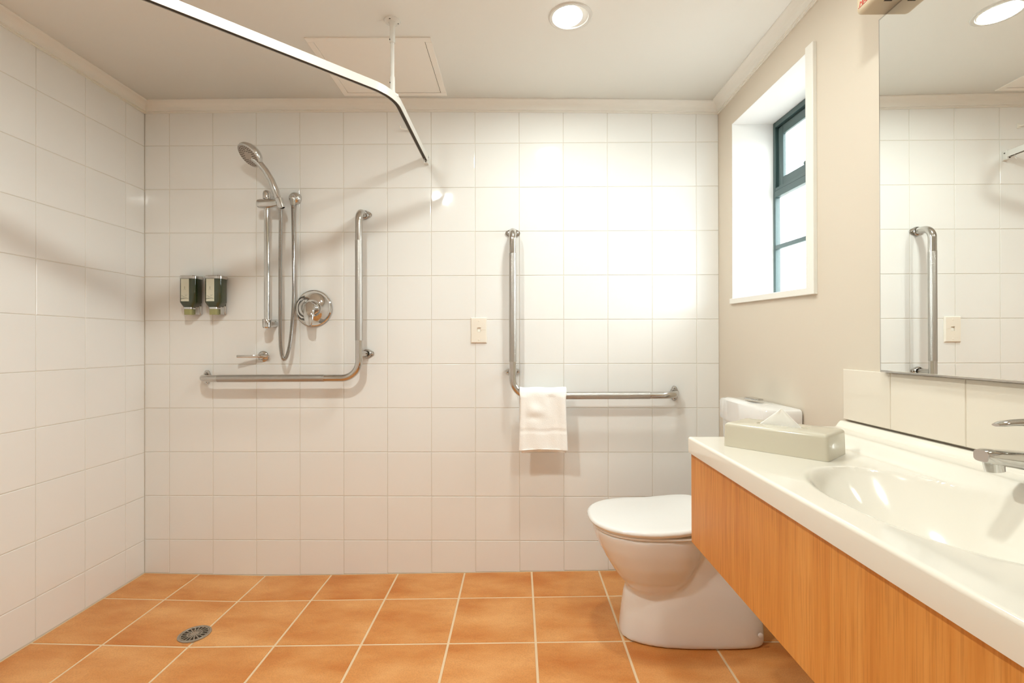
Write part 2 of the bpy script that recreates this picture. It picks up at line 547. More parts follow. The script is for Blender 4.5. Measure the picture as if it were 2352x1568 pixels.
def floor_tile(xa, xb, ya, yb, j=0.008):
    """bevelled slab; vertices about its own centre"""
    xa, xb, ya, yb = xa + j/2, xb - j/2, ya + j/2, yb - j/2
    cx, cy = (xa + xb) / 2, (ya + yb) / 2
    key = (round(xb - xa, 3), round(yb - ya, 3), round(floor_z(xb) - floor_z(xa), 4))
    if key not in FTILES:
        bm = bmesh.new()
        cz = (floor_z(xa) + floor_z(xb)) / 2
        def ring(d, z):
            return [bm.verts.new((x - cx, y - cy, floor_z(x) - cz + z)) for x, y in ((xa+d, ya+d), (xb-d, ya+d), (xb-d, yb-d), (xa+d, yb-d))]
        r0, r1, r2, r3 = ring(0, -0.006), ring(0, -0.0022), ring(0.0009, -0.0007), ring(0.003, 0)
        for a, b_ in ((r0, r1), (r1, r2), (r2, r3)):
            for k in range(4): bm.faces.new((a[k], a[(k+1) % 4], b_[(k+1) % 4], b_[k]))
        bm.faces.new(r3)
        me = bpy.data.meshes.new('tile'); bm.to_mesh(me); bm.free()
        me.materials.append(MATS['terracotta'])
        FTILES[key] = me
    o = bpy.data.objects.new('tile', FTILES[key])
    C.objects.link(o)
    o.parent = floor
    o.matrix_parent_inverse = world_inv(floor)
    o.location = (cx, cy, (floor_z(xa) + floor_z(xb)) / 2)
for i in range(len(fxs) - 1):
    for j in range(len(fys) - 1):
        floor_tile(fxs[i], fxs[i+1], fys[j+1], fys[j])

# ceiling, slightly dished
bm = bmesh.new()
NX = 14
hole = None
row = []
for k in range(NX + 1):
    x = XL - 0.1 + (XR - XL + 0.2) * k / NX
    row.append([bm.verts.new((x, y, ceil_z(x) + dz)) for y, dz in ((0.1, 0), (YF - 0.05, 0), (YF - 0.05, 0.10), (0.1, 0.10))])
for a, b_ in zip(row, row[1:]):
    for k in range(4): bm.faces.new((a[k], a[(k+1) % 4], b_[(k+1) % 4], b_[k]))
bm.faces.new(row[0]); bm.faces.new(row[-1][::-1])
ceiling = struct(obj('ceiling', bm, 'paint_ceiling', smooth='all'))

# cornice: coved moulding on three walls
prof = [(0, 0.01), (0.043, 0.01), (0.043, -0.003), (0.0405, -0.0055)]
for k in range(1, 8):
    a = k / 8 * PI / 2
    prof.append((0.040 - 0.0265 * math.sin(a), -0.0065 - 0.0255 * (1 - math.cos(a))))
prof += [(0.0125, -0.034), (0.0125, -0.0375), (0.0085, -0.0380), (0.0085, -0.0405), (0.0045, -0.041), (0.0045, -0.0445), (0, -0.0445)]
def cornice(name, path):
    secs = []
    for (x, y, dx, dy) in path:
        secs.append([Vector((x + dx * a, y + dy * a, ceil_z(min(max(x + dx * a, XL), XR)) + b_)) for a, b_ in prof])
    return struct(obj(name, loft(secs), 'paint_trim'))
NP = 10
cornice('trim_1', [(XL + (XR - XL) * k / NP, 0.0, (1 if k == 0 else -1 if k == NP else 0), -1) for k in range(NP + 1)])
cornice('trim_2', [(XL, 0.0, 1, -1), (XL, YF, 1, 0)])
cornice('trim_3', [(XR, 0.0, -1, -1), (XR, YF, -1, 0)])

# ------------------------------------------------------------------ window
def wbox(x0, x1, y0, y1, z0, z1, bevel=0):
    bm = box(x0, x1, y0, y1, z0, z1, bevel, 2)
    for v in bm.verts: v.co.z += wtilt(v.co.y)
    return bm
win = bpy.data.objects.new('window_1', None)
C.objects.link(win); win.location = (WX, -0.414, WZ0)
struct(win, 'teal aluminium window with small opening top sash over two panes')
# reveal lining
lin = [(XR + 0.001, WX + 0.05, WY1 - 0.0015, WY1, WZ0, WZ1), (XR + 0.001, WX + 0.05, WY0, WY0 + 0.0015, WZ0, WZ1),
       (XR + 0.001, WX + 0.05, WY0, WY1, WZ1 - 0.0015, WZ1), (XR + 0.001, WX + 0.05, WY0, WY1, WZ0, WZ0 + 0.0015)]
for q in lin: part('reveal_lining', wbox(*q), 'paint_reveal', win)
# face trim around the opening: thin timber edge on near side and sill
part('architrave', wbox(XR - 0.012, XR + 0.01, WY0 - 0.040, WY0, WZ0 - 0.022, WZ1 + 0.006, 0.002), 'paint_trim', win)
part('sill', wbox(XR - 0.010, XR + 0.01, WY0 + 0.0004, WY1 + 0.006, WZ0 - 0.022, WZ0, 0.002), 'paint_trim', win)
F0, F1 = WX, WX + 0.021
FR = 0.017
fy0, fy1, fz0, fz1 = WY0 + 0.0016, WY1 - 0.0016, WZ0 + 0.0016, WZ1 - 0.0016
TZ0, TZ1 = 1.647, 1.688            # transom
for q in ((fy1 - FR, fy1, fz0, fz1), (fy0, fy0 + FR, fz0, fz1)):
    part('jamb', wbox(F0, F1, *q, 0.0015), 'teal_frame', win)
for q in ((fz1 - 0.022, fz1), (fz0, fz0 + 0.022)):
    part('head', wbox(F0 + 0.0005, F1, fy0 + FR, fy1 - FR, *q, 0.0015), 'teal_frame', win)
part('transom', wbox(F0 - 0.002, F1, fy0 + FR, fy1 - FR, TZ0, TZ1 - 0.014, 0.0015), 'teal_frame', win)
part('transom', wbox(F0 + 0.001, F1, fy0 + FR, fy1 - FR, TZ1 - 0.0125, TZ1, 0.001), 'teal_frame', win)
part('glazing_bar', wbox(F0 + 0.000, F0 + 0.014, fy0 + FR, fy1 - FR, 1.430, 1.448, 0.002), 'teal_frame', win)
# opening sash, set back a little
sx0, sx1 = F0 + 0.009, F1 + 0.001
sy0, sy1, sz0, sz1 = fy0 + FR + 0.010, fy1 - FR - 0.010, TZ1 + 0.0015, fz1 - 0.030
SW = 0.034
sash = part('sash', wbox(sx0, sx1, sy1 - SW, sy1, sz0, sz1, 0.002), 'teal_frame', win)
sub('stile', wbox(sx0, sx1, sy0, sy0 + SW, sz0, sz1, 0.002), 'teal_frame', sash)
sub('rail', wbox(sx0, sx1, sy0 + SW, sy1 - SW, sz1 - SW, sz1, 0.002), 'teal_frame', sash)
sub('rail', wbox(sx0, sx1, sy0 + SW, sy1 - SW, sz0, sz0 + SW, 0.002), 'teal_frame', sash)
part('frame_rebate', wbox(F0 + 0.015, F1, fy1 - FR - 0.011, fy1 - FR, TZ1, fz1 - 0.02, 0), 'teal_frame', win)
part('frame_rebate', wbox(F0 + 0.015, F1, fy0 + FR, fy1 - FR, fz1 - 0.032, fz1 - 0.021, 0), 'teal_frame', win)
part('pane', wbox(sx0 + 0.004, sx0 + 0.007, sy0 + SW - .004, sy1 - SW + .004, sz0 + SW - .004, sz1 - SW + .004), 'window_glass', win)
part('pane', wbox(F0 + 0.004, F0 + 0.007, fy0 + FR - .003, fy1 - FR + .003, 1.447, TZ0 + .002), 'window_glass', win)
part('pane', wbox(F0 + 0.004, F0 + 0.007, fy0 + FR - .003, fy1 - FR + .003, fz0 + .02, 1.431), 'window_glass', win)
lat = part('latch', wbox(F0 - 0.004, sx0 + 0.001, -0.424, -0.396, TZ1 + 0.006, TZ1 + 0.024, 0.003), 'teal_frame', win)
sub('latch_lever', wbox(F0 - 0.016, F0 - 0.003, -0.434, -0.386, TZ1 + 0.020, TZ1 + 0.034, 0.004), 'teal_frame', lat)

# ------------------------------------------------------------------ splashback tiles on the right wall
sy = [-0.858] + [-1.031 - 0.2 * k for k in range(6)] 
for a, b_ in zip(sy, sy[1:]):
    put_tile(wall_right, tile_mesh(round(a - b_ - 0.002, 4), 0.137, 'splash_tile', th=0.009), (XR, (a + b_) / 2, 0.9075), ROT_RIGHT, 0.002)

place(obj('tile_bed', box(XR - 0.0070, XR - 0.0002, -2.029, -0.860, 0.840, 0.975), 'splash_tile'), wall_right)

# ------------------------------------------------------------------ mirror
mir = thing('wall_mirror', 'large frameless wall mirror above the vanity splashback', 'mirror', (2.49, -1.525, 0.978))
bm = box(2.4765, 2.4995, -2.03, -1.0195, 0.979, 1.8345)
part('mirror_glass', box(2.476, 2.4772, -2.0285, -1.0215, 0.981, 1.8325, 0.0006, 1), 'mirror_glass', mir)
part('backing', box(2.4773, XR - 0.0003, -2.0325, -1.0175, 0.977, 1.8365), 'steel', mir)

# ------------------------------------------------------------------ extractor fan above the mirror
fan = thing('extractor_fan', 'cream plastic extractor fan box with red lettering above the mirror', 'fan', (XR, -1.175, 1.846))
FB = 1.8368
part('housing', box(2.413, XR - 0.0005, -1.34, -1.028, FB, 2.045, 0.012, 4), 'fan_plastic', fan, smooth=True)
part('front_grille', box(2.4095, 2.415, -1.325, -1.046, FB + 0.030, 2.03, 0.003), 'fan_lens', fan)
for k in range(9):
    part('slat', box(2.406, 2.411, -1.315, -1.056, FB + 0.040 + 0.02 * k, FB + 0.048 + 0.02 * k, 0.001), 'fan_plastic', fan)
part('slot', box(2.440, 2.458, -1.088, -1.0845, FB - 0.0006, FB + 0.001), 'slot_dark', fan)
part('slot', box(2.440, 2.458, -1.288, -1.2845, FB - 0.0006, FB + 0.001), 'slot_dark', fan)
def text_mesh(txt, size, mtx, shear=0.0, extrude=0.0003):
    cu = bpy.data.curves.new('t', 'FONT'); cu.body = txt; cu.size = size; cu.shear = shear; cu.extrude = extrude
    cu.resolution_u = 3
    to = bpy.data.objects.new('t', cu); C.objects.link(to)
    dg = bpy.context.evaluated_depsgraph_get()
    me = bpy.data.meshes.new_from_object(to.evaluated_get(dg))
    bpy.data.objects.remove(to); bpy.data.curves.remove(cu)
    bm = bmesh.new(); bm.from_mesh(me); bpy.data.meshes.remove(me)
    bmesh.ops.transform(bm, matrix=mtx, verts=bm.verts[:])
    return bm
# face turned to -X: text runs towards -Y, letters upright
TX = Matrix(((0, 0, -1, 2.4126), (-1, 0, 0, -1.0425), (0, 1, 0, FB + 0.0135), (0, 0, 0, 1)))
part('lettering', text_mesh('MANROSE', 0.0165, TX, shear=0.25), 'red_print', fan, label='red slanted lettering')
part('underline', box(2.4123, 2.4129, -1.10, -1.040, FB + 0.0118, FB + 0.0126), 'red_print', fan)

# ------------------------------------------------------------------ downlights
def downlight(x, y, power, label):
    z = ceil_z(x)
    t = thing('downlight', label, 'downlight', (x, y, z), 'recessed ceiling downlights')
    part('trim_ring', lathe([(0.0575, 0.002), (0.0575, -0.001), (0.060, -0.004), (0.069, -0.0045), (0.0725, -0.002), (0.0728, 0.002)], (x, y, z), (0, 0, 1), 48), 'rail_white', t, smooth=True)
    part('diffuser', lathe([(0, -0.0012), (0.03, -0.0010), (0.0578, 0.0), (0.0578, 0.0015), (0, 0.0015)], (x, y, z), (0, 0, 1), 48), 'lamp_diffuser', t)
    ld = bpy.data.lights.new('downlight_lamp', 'AREA')
    ld.shape = 'DISK'; ld.size = 0.108
    ld.energy = DOWNLIGHT * power; ld.color = DOWN_COL
    ld.spread = math.radians(180)
    lo_ = bpy.data.objects.new('downlight_lamp', ld)
    C.objects.link(lo_)
    lo_.parent = t
    lo_.location = (0, 0, -0.0055)
    return t
downlight(1.771, -0.590, 0.56, 'lit round ceiling downlight right of the access hatch')
downlight(1.02, -1.47, 1.42, 'lit round ceiling downlight further out, seen only as a glint in the tiles')
downlight(2.06, -1.50, 0.55, 'lit round ceiling downlight directly above the oval basin')

# ------------------------------------------------------------------ ceiling hatch
hz = ceil_z(1.06)
hat = thing('ceiling_hatch', 'square painted access hatch in the ceiling beside the curtain rail', 'hatch', (1.056, -0.275, hz))
HX0, HX1, HY0, HY1 = 0.829, 1.284, -0.478, -0.066
hw = 0.024
def cbox(x0, x1, y0, y1, za, zb, bev=0):
    bm = box(x0, x1, y0, y1, za, zb, bev, 1)
    for v in bm.verts: v.co.z += ceil_z(v.co.x)
    return bm
for q in ((HX0, HX1, HY0, HY0 + hw), (HX0, HX1, HY1 - hw, HY1), (HX0, HX0 + hw, HY0 + hw, HY1 - hw), (HX1 - hw, HX1, HY0 + hw, HY1 - hw)):
    part('hatch_frame', cbox(*q, -0.0035, 0.004, 0.0012), 'paint_ceiling', hat)
g = 0.0018
part('hatch_panel', cbox(HX0 + hw + g * 0.6, HX1 - hw - g, HY0 + hw + g * 0.3, HY1 - hw - g * 1.6, -0.0020, 0.003), 'paint_ceiling', hat)
part('hatch_gap', cbox(HX0 + hw, HX1 - hw, HY0 + hw, HY1 - hw, -0.0006, 0.002), 'slot_dark', hat)

# ------------------------------------------------------------------ curtain rail
RZ = 1.870
rail = thing('curtain_rail', 'white angled shower curtain rail hung from the ceiling', 'curtain rail', (1.178, 0, RZ))
path = rounded([(1.180, 0.0, RZ), (1.180, -0.595, RZ), (0.44, -1.335, RZ), (XL, -1.335, RZ)], [0.19, 0.19], 14)
def sweep(profile, path_):
    secs = []
    for i, p in enumerate(path_):
        if i == 0: d = path_[1] - p
        elif i == len(path_) - 1: d = p - path_[i - 1]
        else: d = (path_[i+1] - p).normalized() + (p - path_[i-1]).normalized()
        d.z = 0; d.normalize()
        s = Vector((-d.y, d.x, 0))
        secs.append([p + s * a + Vector((0, 0, b_)) for a, b_ in profile])
    return loft(secs)
hwid = 0.0085
prof_r = [(-hwid, 0.0), (-hwid, 0.0265), (hwid, 0.0265), (hwid, 0.0), (0.0066, 0.0), (0.0066, 0.011), (-0.0066, 0.011), (-0.0066, 0.0)]
part('track', sweep(prof_r, path), 'rail_white', rail)
part('track_channel', sweep([(-0.0065, 0.0020), (-0.0065, 0.0109), (0.0065, 0.0109), (0.0065, 0.0020)], path), 'slot_dark', rail)
part('track_lip', sweep([(-hwid - 0.0006, 0.0032), (-hwid - 0.0006, 0.0044), (-hwid, 0.0044), (-hwid, 0.0032)], path), 'rail_white', rail)
hx, hy = 1.170, -0.566
hc = ceil_z(hx)
part('hanger_rod', tube([(hx, hy, RZ + 0.05), (hx, hy, hc - 0.03)], 0.0062, 20), 'rail_white', rail, smooth=True)
ros = part('ceiling_rose', lathe([(0, -0.075), (0.0090, -0.075), (0.0090, -0.024), (0.0105, -0.010), (0.013, -0.0050), (0.0265, -0.0035), (0.0282, 0.0), (0, 0.0)], (hx, hy, hc), (0, 0, 1), 36), 'rail_white', rail, smooth=True)
for dx, dy in ((-0.004, -0.018), (0.017, 0.008)):
    sub('screw', lathe([(0.0033, -0.0040), (0.0033, -0.0054), (0, -0.0056)], (hx + dx, hy + dy, hc + 0.001), (0, 0, 1), 14), 'dark_metal', ros)
sub('grub_screw', lathe([(0.0022, 0.008), (0.0022, 0.011), (0, 0.011)], (hx, hy, hc - 0.066), (-0.8, -0.6, 0), 10), 'dark_metal', ros)
sad = part('saddle', lathe([(0.0, 0.060), (0.0080, 0.060), (0.0085, 0.020), (0.0095, 0.0), (0, 0.0)], (hx, hy, RZ + 0.022), (0, 0, 1), 24), 'rail_white', rail, smooth=True)
d45 = Vector((0.5, 0.86, 0)).normalized()
sub('saddle_clip', prism([(-0.0105, -0.018), (0.0105, -0.018), (0.0105, 0.018), (-0.0105, 0.018)], (hx, hy, RZ + 0.021), (d45.y, -d45.x, 0), (d45.x, d45.y, 0), (0, 0, 1), 0.008), 'rail_white', sad)
sub('grub_screw', lathe([(0.0022, 0.007), (0.0022, 0.010), (0, 0.010)], (hx, hy, RZ + 0.062), (-0.8, -0.6, 0), 10), 'dark_metal', sad)
# wall bracket with screws and a glider stop
wb = part('wall_bracket', box(1.170, 1.1905, -0.024, 0.0, RZ - 0.011, RZ + 0.030, 0.002), 'rail_white', rail)
sub('screw', lathe([(0.003, 0.0), (0.003, 0.0015), (0, 0.002)], (1.1803, -0.024, RZ - 0.004), (0, -1, 0), 14), 'dark_metal', wb)
sub('screw', lathe([(0.003, 0.0), (0.003, 0.0012), (0, 0.0015)], (1.1905, -0.012, RZ + 0.019), (1, 0, 0), 14), 'dark_metal', wb)
for y0 in (-0.046,):
    part('glider', tube([(1.178, y0, RZ + 0.004), (1.178, y0, RZ - 0.006), (1.182, y0 - 0.004, RZ - 0.016), (1.179, y0 - 0.007, RZ - 0.019), (1.176, y0 - 0.004, RZ - 0.012)], 0.0016, 8), 'clear_plastic', rail, smooth=True)
# small wall hook seen behind the rail
hk = thing('wall_hook', 'tiny white hook on the tiled wall behind the curtain rail', 'hook', (1.095, 0, 2.02))
part('hook_arm', tube(rounded([(1.118, 0.0, 2.014), (1.110, -0.012, 2.014), (1.066, -0.020, 2.016), (1.0645, -0.020, 2.028)], [0.006, 0.003], 4), 0.0032, 12), 'white_plastic', hk, smooth=True)
part('hook_plate', box(1.108, 1.126, -0.003, 0.0, 2.004, 2.026, 0.001, 1), 'white_plastic', hk)

# ------------------------------------------------------------------ grab rails
def flange(root, x, z, vertical):
    """diamond plate with two countersunk screws on the back wall"""
    a, c, r = 0.024, 0.0105, 0.0105
    pts = []
    L = 0.0225
    for cx, rr, a0, a1 in ((L, r, -62, 62), (0.0, 0.0205, 62, 118), (-L, r, 118, 242), (0.0, 0.0205, 242, 298)):
        for k in range(7):
            t = math.radians(a0 + (a1 - a0) * k / 6)
            pts.append((cx + rr * math.cos(t), rr * math.sin(t)))
    ex, ey = ((1, 0, 0), (0, 0, 1)) if not vertical else ((0, 0, 1), (-1, 0, 0))
    bm = prism(pts, (x, 0, z), ex, ey, (0, -1, 0), 0.006)
    pl_ = part('flange', bm, 'steel', root)
    add = lathe([(0.0205, 0.004), (0.0195, 0.009), (0.0165, 0.012)], (x, 0, z), (0, -1, 0), 28)
    sub('collar', add, 'steel', pl_, smooth=True)
    for s in (-1, 1):
        sx, sz = x + ex[0] * L * s, z + ex[2] * L * s
        sc_ = sub('screw', lathe([(0.0062, 0.0058), (0.0058, 0.0075), (0.003, 0.0086), (0, 0.0086)], (sx, 0, sz), (0, -1, 0), 18), 'chrome', pl_, smooth=True)
        sub('screw_recess', lathe([(0.0022, 0.0085), (0.0022, 0.0090), (0, 0.0090)], (sx, 0, sz), (0, -1, 0), 8), 'dark_metal', pl_)
def grab_rail(label, xv, ztop, zc, xh, zh, xmid, zmid, grip_v, grip_h, group):
    t = thing('grab_rail', label, 'grab rail', (xv, 0, zc), group)
    yb = -0.085
    R_ = 0.0155
    sgn = 1 if xh > xv else -1
    pts = rounded([(xv, -0.004, ztop), (xv, yb, ztop - 0.004), (xv, yb, zc), (xh - sgn * 0.004, yb, zh), (xh, -0.004, zh)], [0.045, 0.075, 0.078], 12)
    part('bar', tube(pts, R_, 24), 'steel', t, smooth=True)
    part('knurled_grip', tube([(xv, yb, grip_v[0]), (xv, yb, grip_v[1])], R_ + 0.0005, 28), 'knurl', t, smooth=True)
    dz = (zh - zc) / abs(xh - xv)
    za, zb_ = zc + dz * abs(grip_h[0] - xv), zc + dz * abs(grip_h[1] - xv)
    part('knurled_grip', tube([(grip_h[0], yb, za), (grip_h[1], yb, zb_)], R_ + 0.0005, 28), 'knurl', t, smooth=True)
    part('stub_post', tube([(xmid, -0.004, zmid), (xv, yb, zmid)], 0.0125, 20), 'steel', t, smooth=True)
    flange(t, xv, ztop, False); flange(t, xmid, zmid, False); flange(t, xh, zh, True)
    return t
grab_rail('L-shaped steel grab rail in the shower beside the mixer', 0.898, 1.633, 0.898, 0.176, 0.896, 0.908, 1.003, (1.50, 1.062), (0.747, 0.276), 'L-shaped steel grab rails')
grab_rail('L-shaped steel grab rail by the toilet with a towel hung over it', 1.571, 1.546, 0.819, 2.297, 0.822, 1.569, 0.920, (1.440, 0.968), (1.69, 2.165), 'L-shaped steel grab rails')

# ------------------------------------------------------------------ towel over the right rail
tw = thing('hand_towel', 'folded white terry towel draped over the right grab rail', 'towel', (1.70, -0.085, 0.583))
TY, TZb = -0.085, 0.819
def towel_sheet(x0, x1, rad, zf, zbk, thick, seed, bandz=None):
    rnd = random.Random(seed)
    ph = [rnd.uniform(0, 6.28) for _ in range(8)]
    NXs = 34
    prof_ = []
    nf = 44
    for k in range(nf + 1): prof_.append(('f', k / nf))
    for k in range(1, 12): prof_.append(('a', k / 12))
    for k in range(15): prof_.append(('b', k / 14))
    secs = []
    for kind, t_ in prof_:
        rowv = []
        for i in range(NXs + 1):
            u = i / NXs
            x = x0 + (x1 - x0) * u
            arch = -0.006 * (1 - (2 * u - 1) ** 2)      # bottom edge slightly bowed
            if kind == 'f':
                z = zf + (TZb - zf) * t_
                hang = 1 - t_
                z += -arch * (1 - t_) * 0.9
                y = TY - rad - 0.004 * hang
                # folds: swag at upper left, soft pleat on the right
                y -= 0.0065 * math.exp(-((u - 0.30 - 0.4 * (0.86 - t_)) / 0.16) ** 2 - ((t_ - 0.74) / 0.10) ** 2)
                y += 0.0050 * math.exp(-((u - 0.66) / 0.10) ** 2) * (0.35 + 0.65 * t_)
                y -= 0.0040 * math.exp(-((u - 0.92) / 0.07) ** 2)
                y -= 0.0040 * math.exp(-((u - 0.05) / 0.06) ** 2)
                y += 0.0035 * math.exp(-((u - 0.28) / 0.15) ** 2 - ((t_ - 0.60) / 0.06) ** 2)
                y += 0.0020 * math.sin(9 * u + ph[0]) * hang + 0.0012 * math.sin(17 * u + 5 * t_ + ph[1])
                if bandz:
                    zz = z
                    if bandz[0] < zz < bandz[1]: y += 0.0016
                xx = x + 0.003 * math.sin(3 * t_ + ph[2]) * (u - 0.5) * 2 + 0.004 * (1 - t_) * (u - 0.3)
            elif kind == 'a':
                a = t_ * PI
                y = TY - rad * math.cos(a)
                z = TZb + rad * 1.35 * math.sin(a) + 0.0015 * math.sin(11 * u + ph[3])
                if u < 0.12: z += 0.003 * (1 - u / 0.12)
                xx = x
            else:
                z = TZb - (TZb - zbk) * t_
                y = TY + rad + 0.002 * math.sin(7 * u + ph[4]) * t_
                xx = x - 0.002 * t_
            rowv.append((xx, y, z))
        secs.append(rowv)
    bm = bmesh.new()
    g_ = [[bm.verts.new(p) for p in r_] for r_ in secs]
    for a, b_ in zip(g_, g_[1:]):
        for i in range(NXs): bm.faces.new((a[i], a[i+1], b_[i+1], b_[i]))
    return bm
o = part('outer_layer', towel_sheet(1.6000, 1.8020, 0.0285, 0.586, 0.62, 0.004, 3, (0.6635, 0.6790)), 'terry', tw, smooth='all')
sm = o.modifiers.new('thick', 'SOLIDIFY'); sm.thickness = 0.0045; sm.offset = -1
o2 = part('inner_layer', towel_sheet(1.612, 1.796, 0.0215, 0.577, 0.63, 0.004, 9), 'terry', tw, smooth='all')
sm = o2.modifiers.new('thick', 'SOLIDIFY'); sm.thickness = 0.0035; sm.offset = -1
for z in (0.5895,):
    part('hem', tube([(1.603 + 0.2 * k / 12, TY - 0.0335 - 0.001 * math.sin(k), z + 0.0052 * (1 - (2 * k / 12 - 1) ** 2)) for k in range(13)], 0.0022, 8), 'terry', tw, smooth=True)

# ------------------------------------------------------------------ wall plate
wp = thing('wall_socket_plate', 'white rectangular socket plate on the back wall left of the grab rail', 'socket plate', (1.4165, 0, 1.107))
bm = bmesh.new()
r0 = [(-0.0365, -0.058), (0.0365, -0.058), (0.0365, 0.058), (-0.0365, 0.058)]
r1 = [(-0.0325, -0.0540), (0.0325, -0.0540), (0.0325, 0.0540), (-0.0325, 0.0540)]
hx0, hx1, hz0, hz1 = -0.0075, 0.0095, -0.0075, 0.0125
def P(a, b_, d): return bm.verts.new((1.4165 + a, -d, 1.107 + b_))
A = [P(a, b_, 0) for a, b_ in r0]; B = [P(a, b_, 0.003) for a, b_ in r0]; D = [P(a, b_, 0.0085) for a, b_ in r1]
H = [P(a, b_, 0.0085) for a, b_ in ((hx0, hz0), (hx1, hz0), (hx1, hz1), (hx0, hz1))]
H2 = [P(a, b_, 0.003) for a, b_ in ((hx0, hz0), (hx1, hz0), (hx1, hz1), (hx0, hz1))]
for p_, q_ in ((A, B), (B, D), (D, H), (H, H2)):
    for k in range(4): bm.faces.new((p_[k], p_[(k+1) % 4], q_[(k+1) % 4], q_[k]))
bm.faces.new(H2); bm.faces.new(A[::-1])
part('face_plate', bm, 'plate_plastic', wp)
for dz in (0.043, -0.043):
    part('screw_cap', lathe([(0.0042, 0.0084), (0.0036, 0.0093), (0, 0.0095)], (1.4175, 0, 1.107 + dz), (0, -1, 0), 18), 'plate_plastic', wp, smooth=True)
part('socket_insert', box(1.4165 + hx0 + 0.001, 1.4165 + hx1 - 0.001, -0.0055, -0.003, 1.107 + hz0 + 0.0005, 1.107 + 0.004, 0.001, 1), 'white_plastic', wp)
part('crack', tube([(1.4165 + 0.0097, -0.0086, 1.109), (1.4165 + 0.020, -0.0086, 1.1095), (1.4165 + 0.032, -0.0086, 1.108)], 0.00045, 5), 'fan_plastic', wp)

# ------------------------------------------------------------------ shower mixer
MX, MZ = 0.667, 1.209
mxr = thing('shower_mixer', 'round chrome shower mixer plate with a lever handle', 'shower mixer', (MX, 0, MZ))
part('cover_plate', lathe([(0.083, 0.0), (0.0838, 0.004), (0.082, 0.010), (0.078, 0.0125), (0.074, 0.0118), (0.070, 0.0120), (0.045, 0.0165), (0.041, 0.020), (0.036, 0.0205), (0, 0.0205)], (MX, 0, MZ), (0, -1, 0), 64), 'chrome', mxr, smooth=True)
part('spindle', lathe([(0.031, 0.018), (0.031, 0.026), (0.0285, 0.028), (0.0285, 0.034), (0.027, 0.036), (0.0255, 0.050), (0, 0.054)], (MX, 0, MZ), (0, -1, 0), 40), 'chrome', mxr, smooth=True)
secs = []
for k in range(15):
    t_ = k / 14
    cz = MZ + 0.026 - 0.106 * t_
    cx = MX + 0.004 + 0.010 * t_
    cy = -0.050 - 0.040 * math.sin(min(1, t_ * 1.15) * PI / 2)
    w = 0.0275 * (1 - t_) ** 0.6 + 0.0105 * t_ if t_ > 0.12 else 0.0275 * math.sqrt(max(0.08, t_ / 0.12)) * 0.93
    th = 0.013 * (1 - t_) + 0.0042
    ring = []
    for j in range(20):
        a = 2 * PI * j / 20
        ca, sa = math.cos(a), math.sin(a)
        ring.append(Vector((cx + w * math.copysign(abs(ca) ** 0.8, ca), cy + th * math.copysign(abs(sa) ** 0.8, sa), cz)))
    secs.append(ring)
part('lever', loft(secs), 'chrome', mxr, smooth=True)

# ------------------------------------------------------------------ lever arm on a rosette
lv = thing('lever_tap', 'small chrome lever arm on a round wall rosette under the hand shower', 'tap', (0.433, 0, 0.991))
part('rosette', lathe([(0.0245, 0), (0.0245, 0.003), (0.022, 0.006), (0.012, 0.009), (0.0115, 0.022), (0, 0.024)], (0.433, 0, 0.991), (0, -1, 0), 36), 'chrome', lv, smooth=True)
part('neck', tube([(0.470, -0.022, 0.9925), (0.462, -0.022, 0.9925), (0.455, -0.022, 0.9925), (0.436, -0.024, 0.9925), (0.420, -0.028, 0.9925)], [0.005, 0.0075, 0.0065, 0.0095, 0.0065], 18), 'chrome', lv, smooth=True)
bm = box(-0.086, 0.0, -0.008, 0.008, -0.0055, 0.0055, 0.002, 2)
bmesh.ops.transform(bm, matrix=Matrix.Translation((0.424, -0.028, 0.9925)) @ Matrix.Rotation(0.35, 4, 'Z'), verts=bm.verts[:])
part('lever', bm, 'chrome', lv, smooth=True)

# ------------------------------------------------------------------ shower slide rail, hand shower, hose
SX, SY = 0.488, -0.075
sr = thing('shower_slide_rail', 'vertical chrome slide rail for the hand shower', 'shower rail', (SX, 0, 1.14))
part('rail_pole', tube([(SX, SY, 1.125), (SX, SY, 1.715)], 0.0120, 28), 'chrome', sr, smooth=True)
bb = part('lower_bracket', lathe([(0.0, -0.022), (0.015, -0.021), (0.0190, -0.016), (0.0192, 0.016), (0.0175, 0.0185), (0, 0.019)], (SX, SY, 1.138), (0, 0, 1), 32), 'chrome', sr, smooth=True)
sub('bracket_arm', tube([(SX - 0.004, 0.0, 1.138), (SX, SY, 1.138)], 0.0165, 24), 'chrome', bb, smooth=True)
tb = part('upper_bracket', lathe([(0, -0.018), (0.0165, -0.018), (0.0172, 0.004), (0.0150, 0.014), (0.009, 0.0195), (0, 0.021)], (SX, SY, 1.704), (0, 0, 1), 32), 'chrome', sr, smooth=True)
sub('bracket_arm', tube([(SX - 0.004, 0.0, 1.700), (SX, SY, 1.700)], 0.0145, 24), 'chrome', tb, smooth=True)
sl = part('slider', tube([(0.475, SY - 0.006, 1.664), (0.520, SY - 0.010, 1.664), (0.553, SY - 0.024, 1.664)], [0.0205, 0.0185, 0.0165], 28), 'chrome', sr, smooth=True)
sub('clamp_knob', lathe([(0.0, 0.0), (0.0205, 0.0), (0.0205, 0.010), (0.0185, 0.020), (0.012, 0.0255), (0, 0.026)], (0.474, SY - 0.006, 1.664), (-1, 0, 0), 32), 'chrome', sl, smooth=True)
sub('holder_cone', lathe([(0.0125, -0.026), (0.0165, 0.016), (0.0145, 0.018), (0.0, 0.018)], (0.5585, -0.102, 1.664), (-0.33, -0.10, 1), 28), 'chrome', sl, smooth=True)
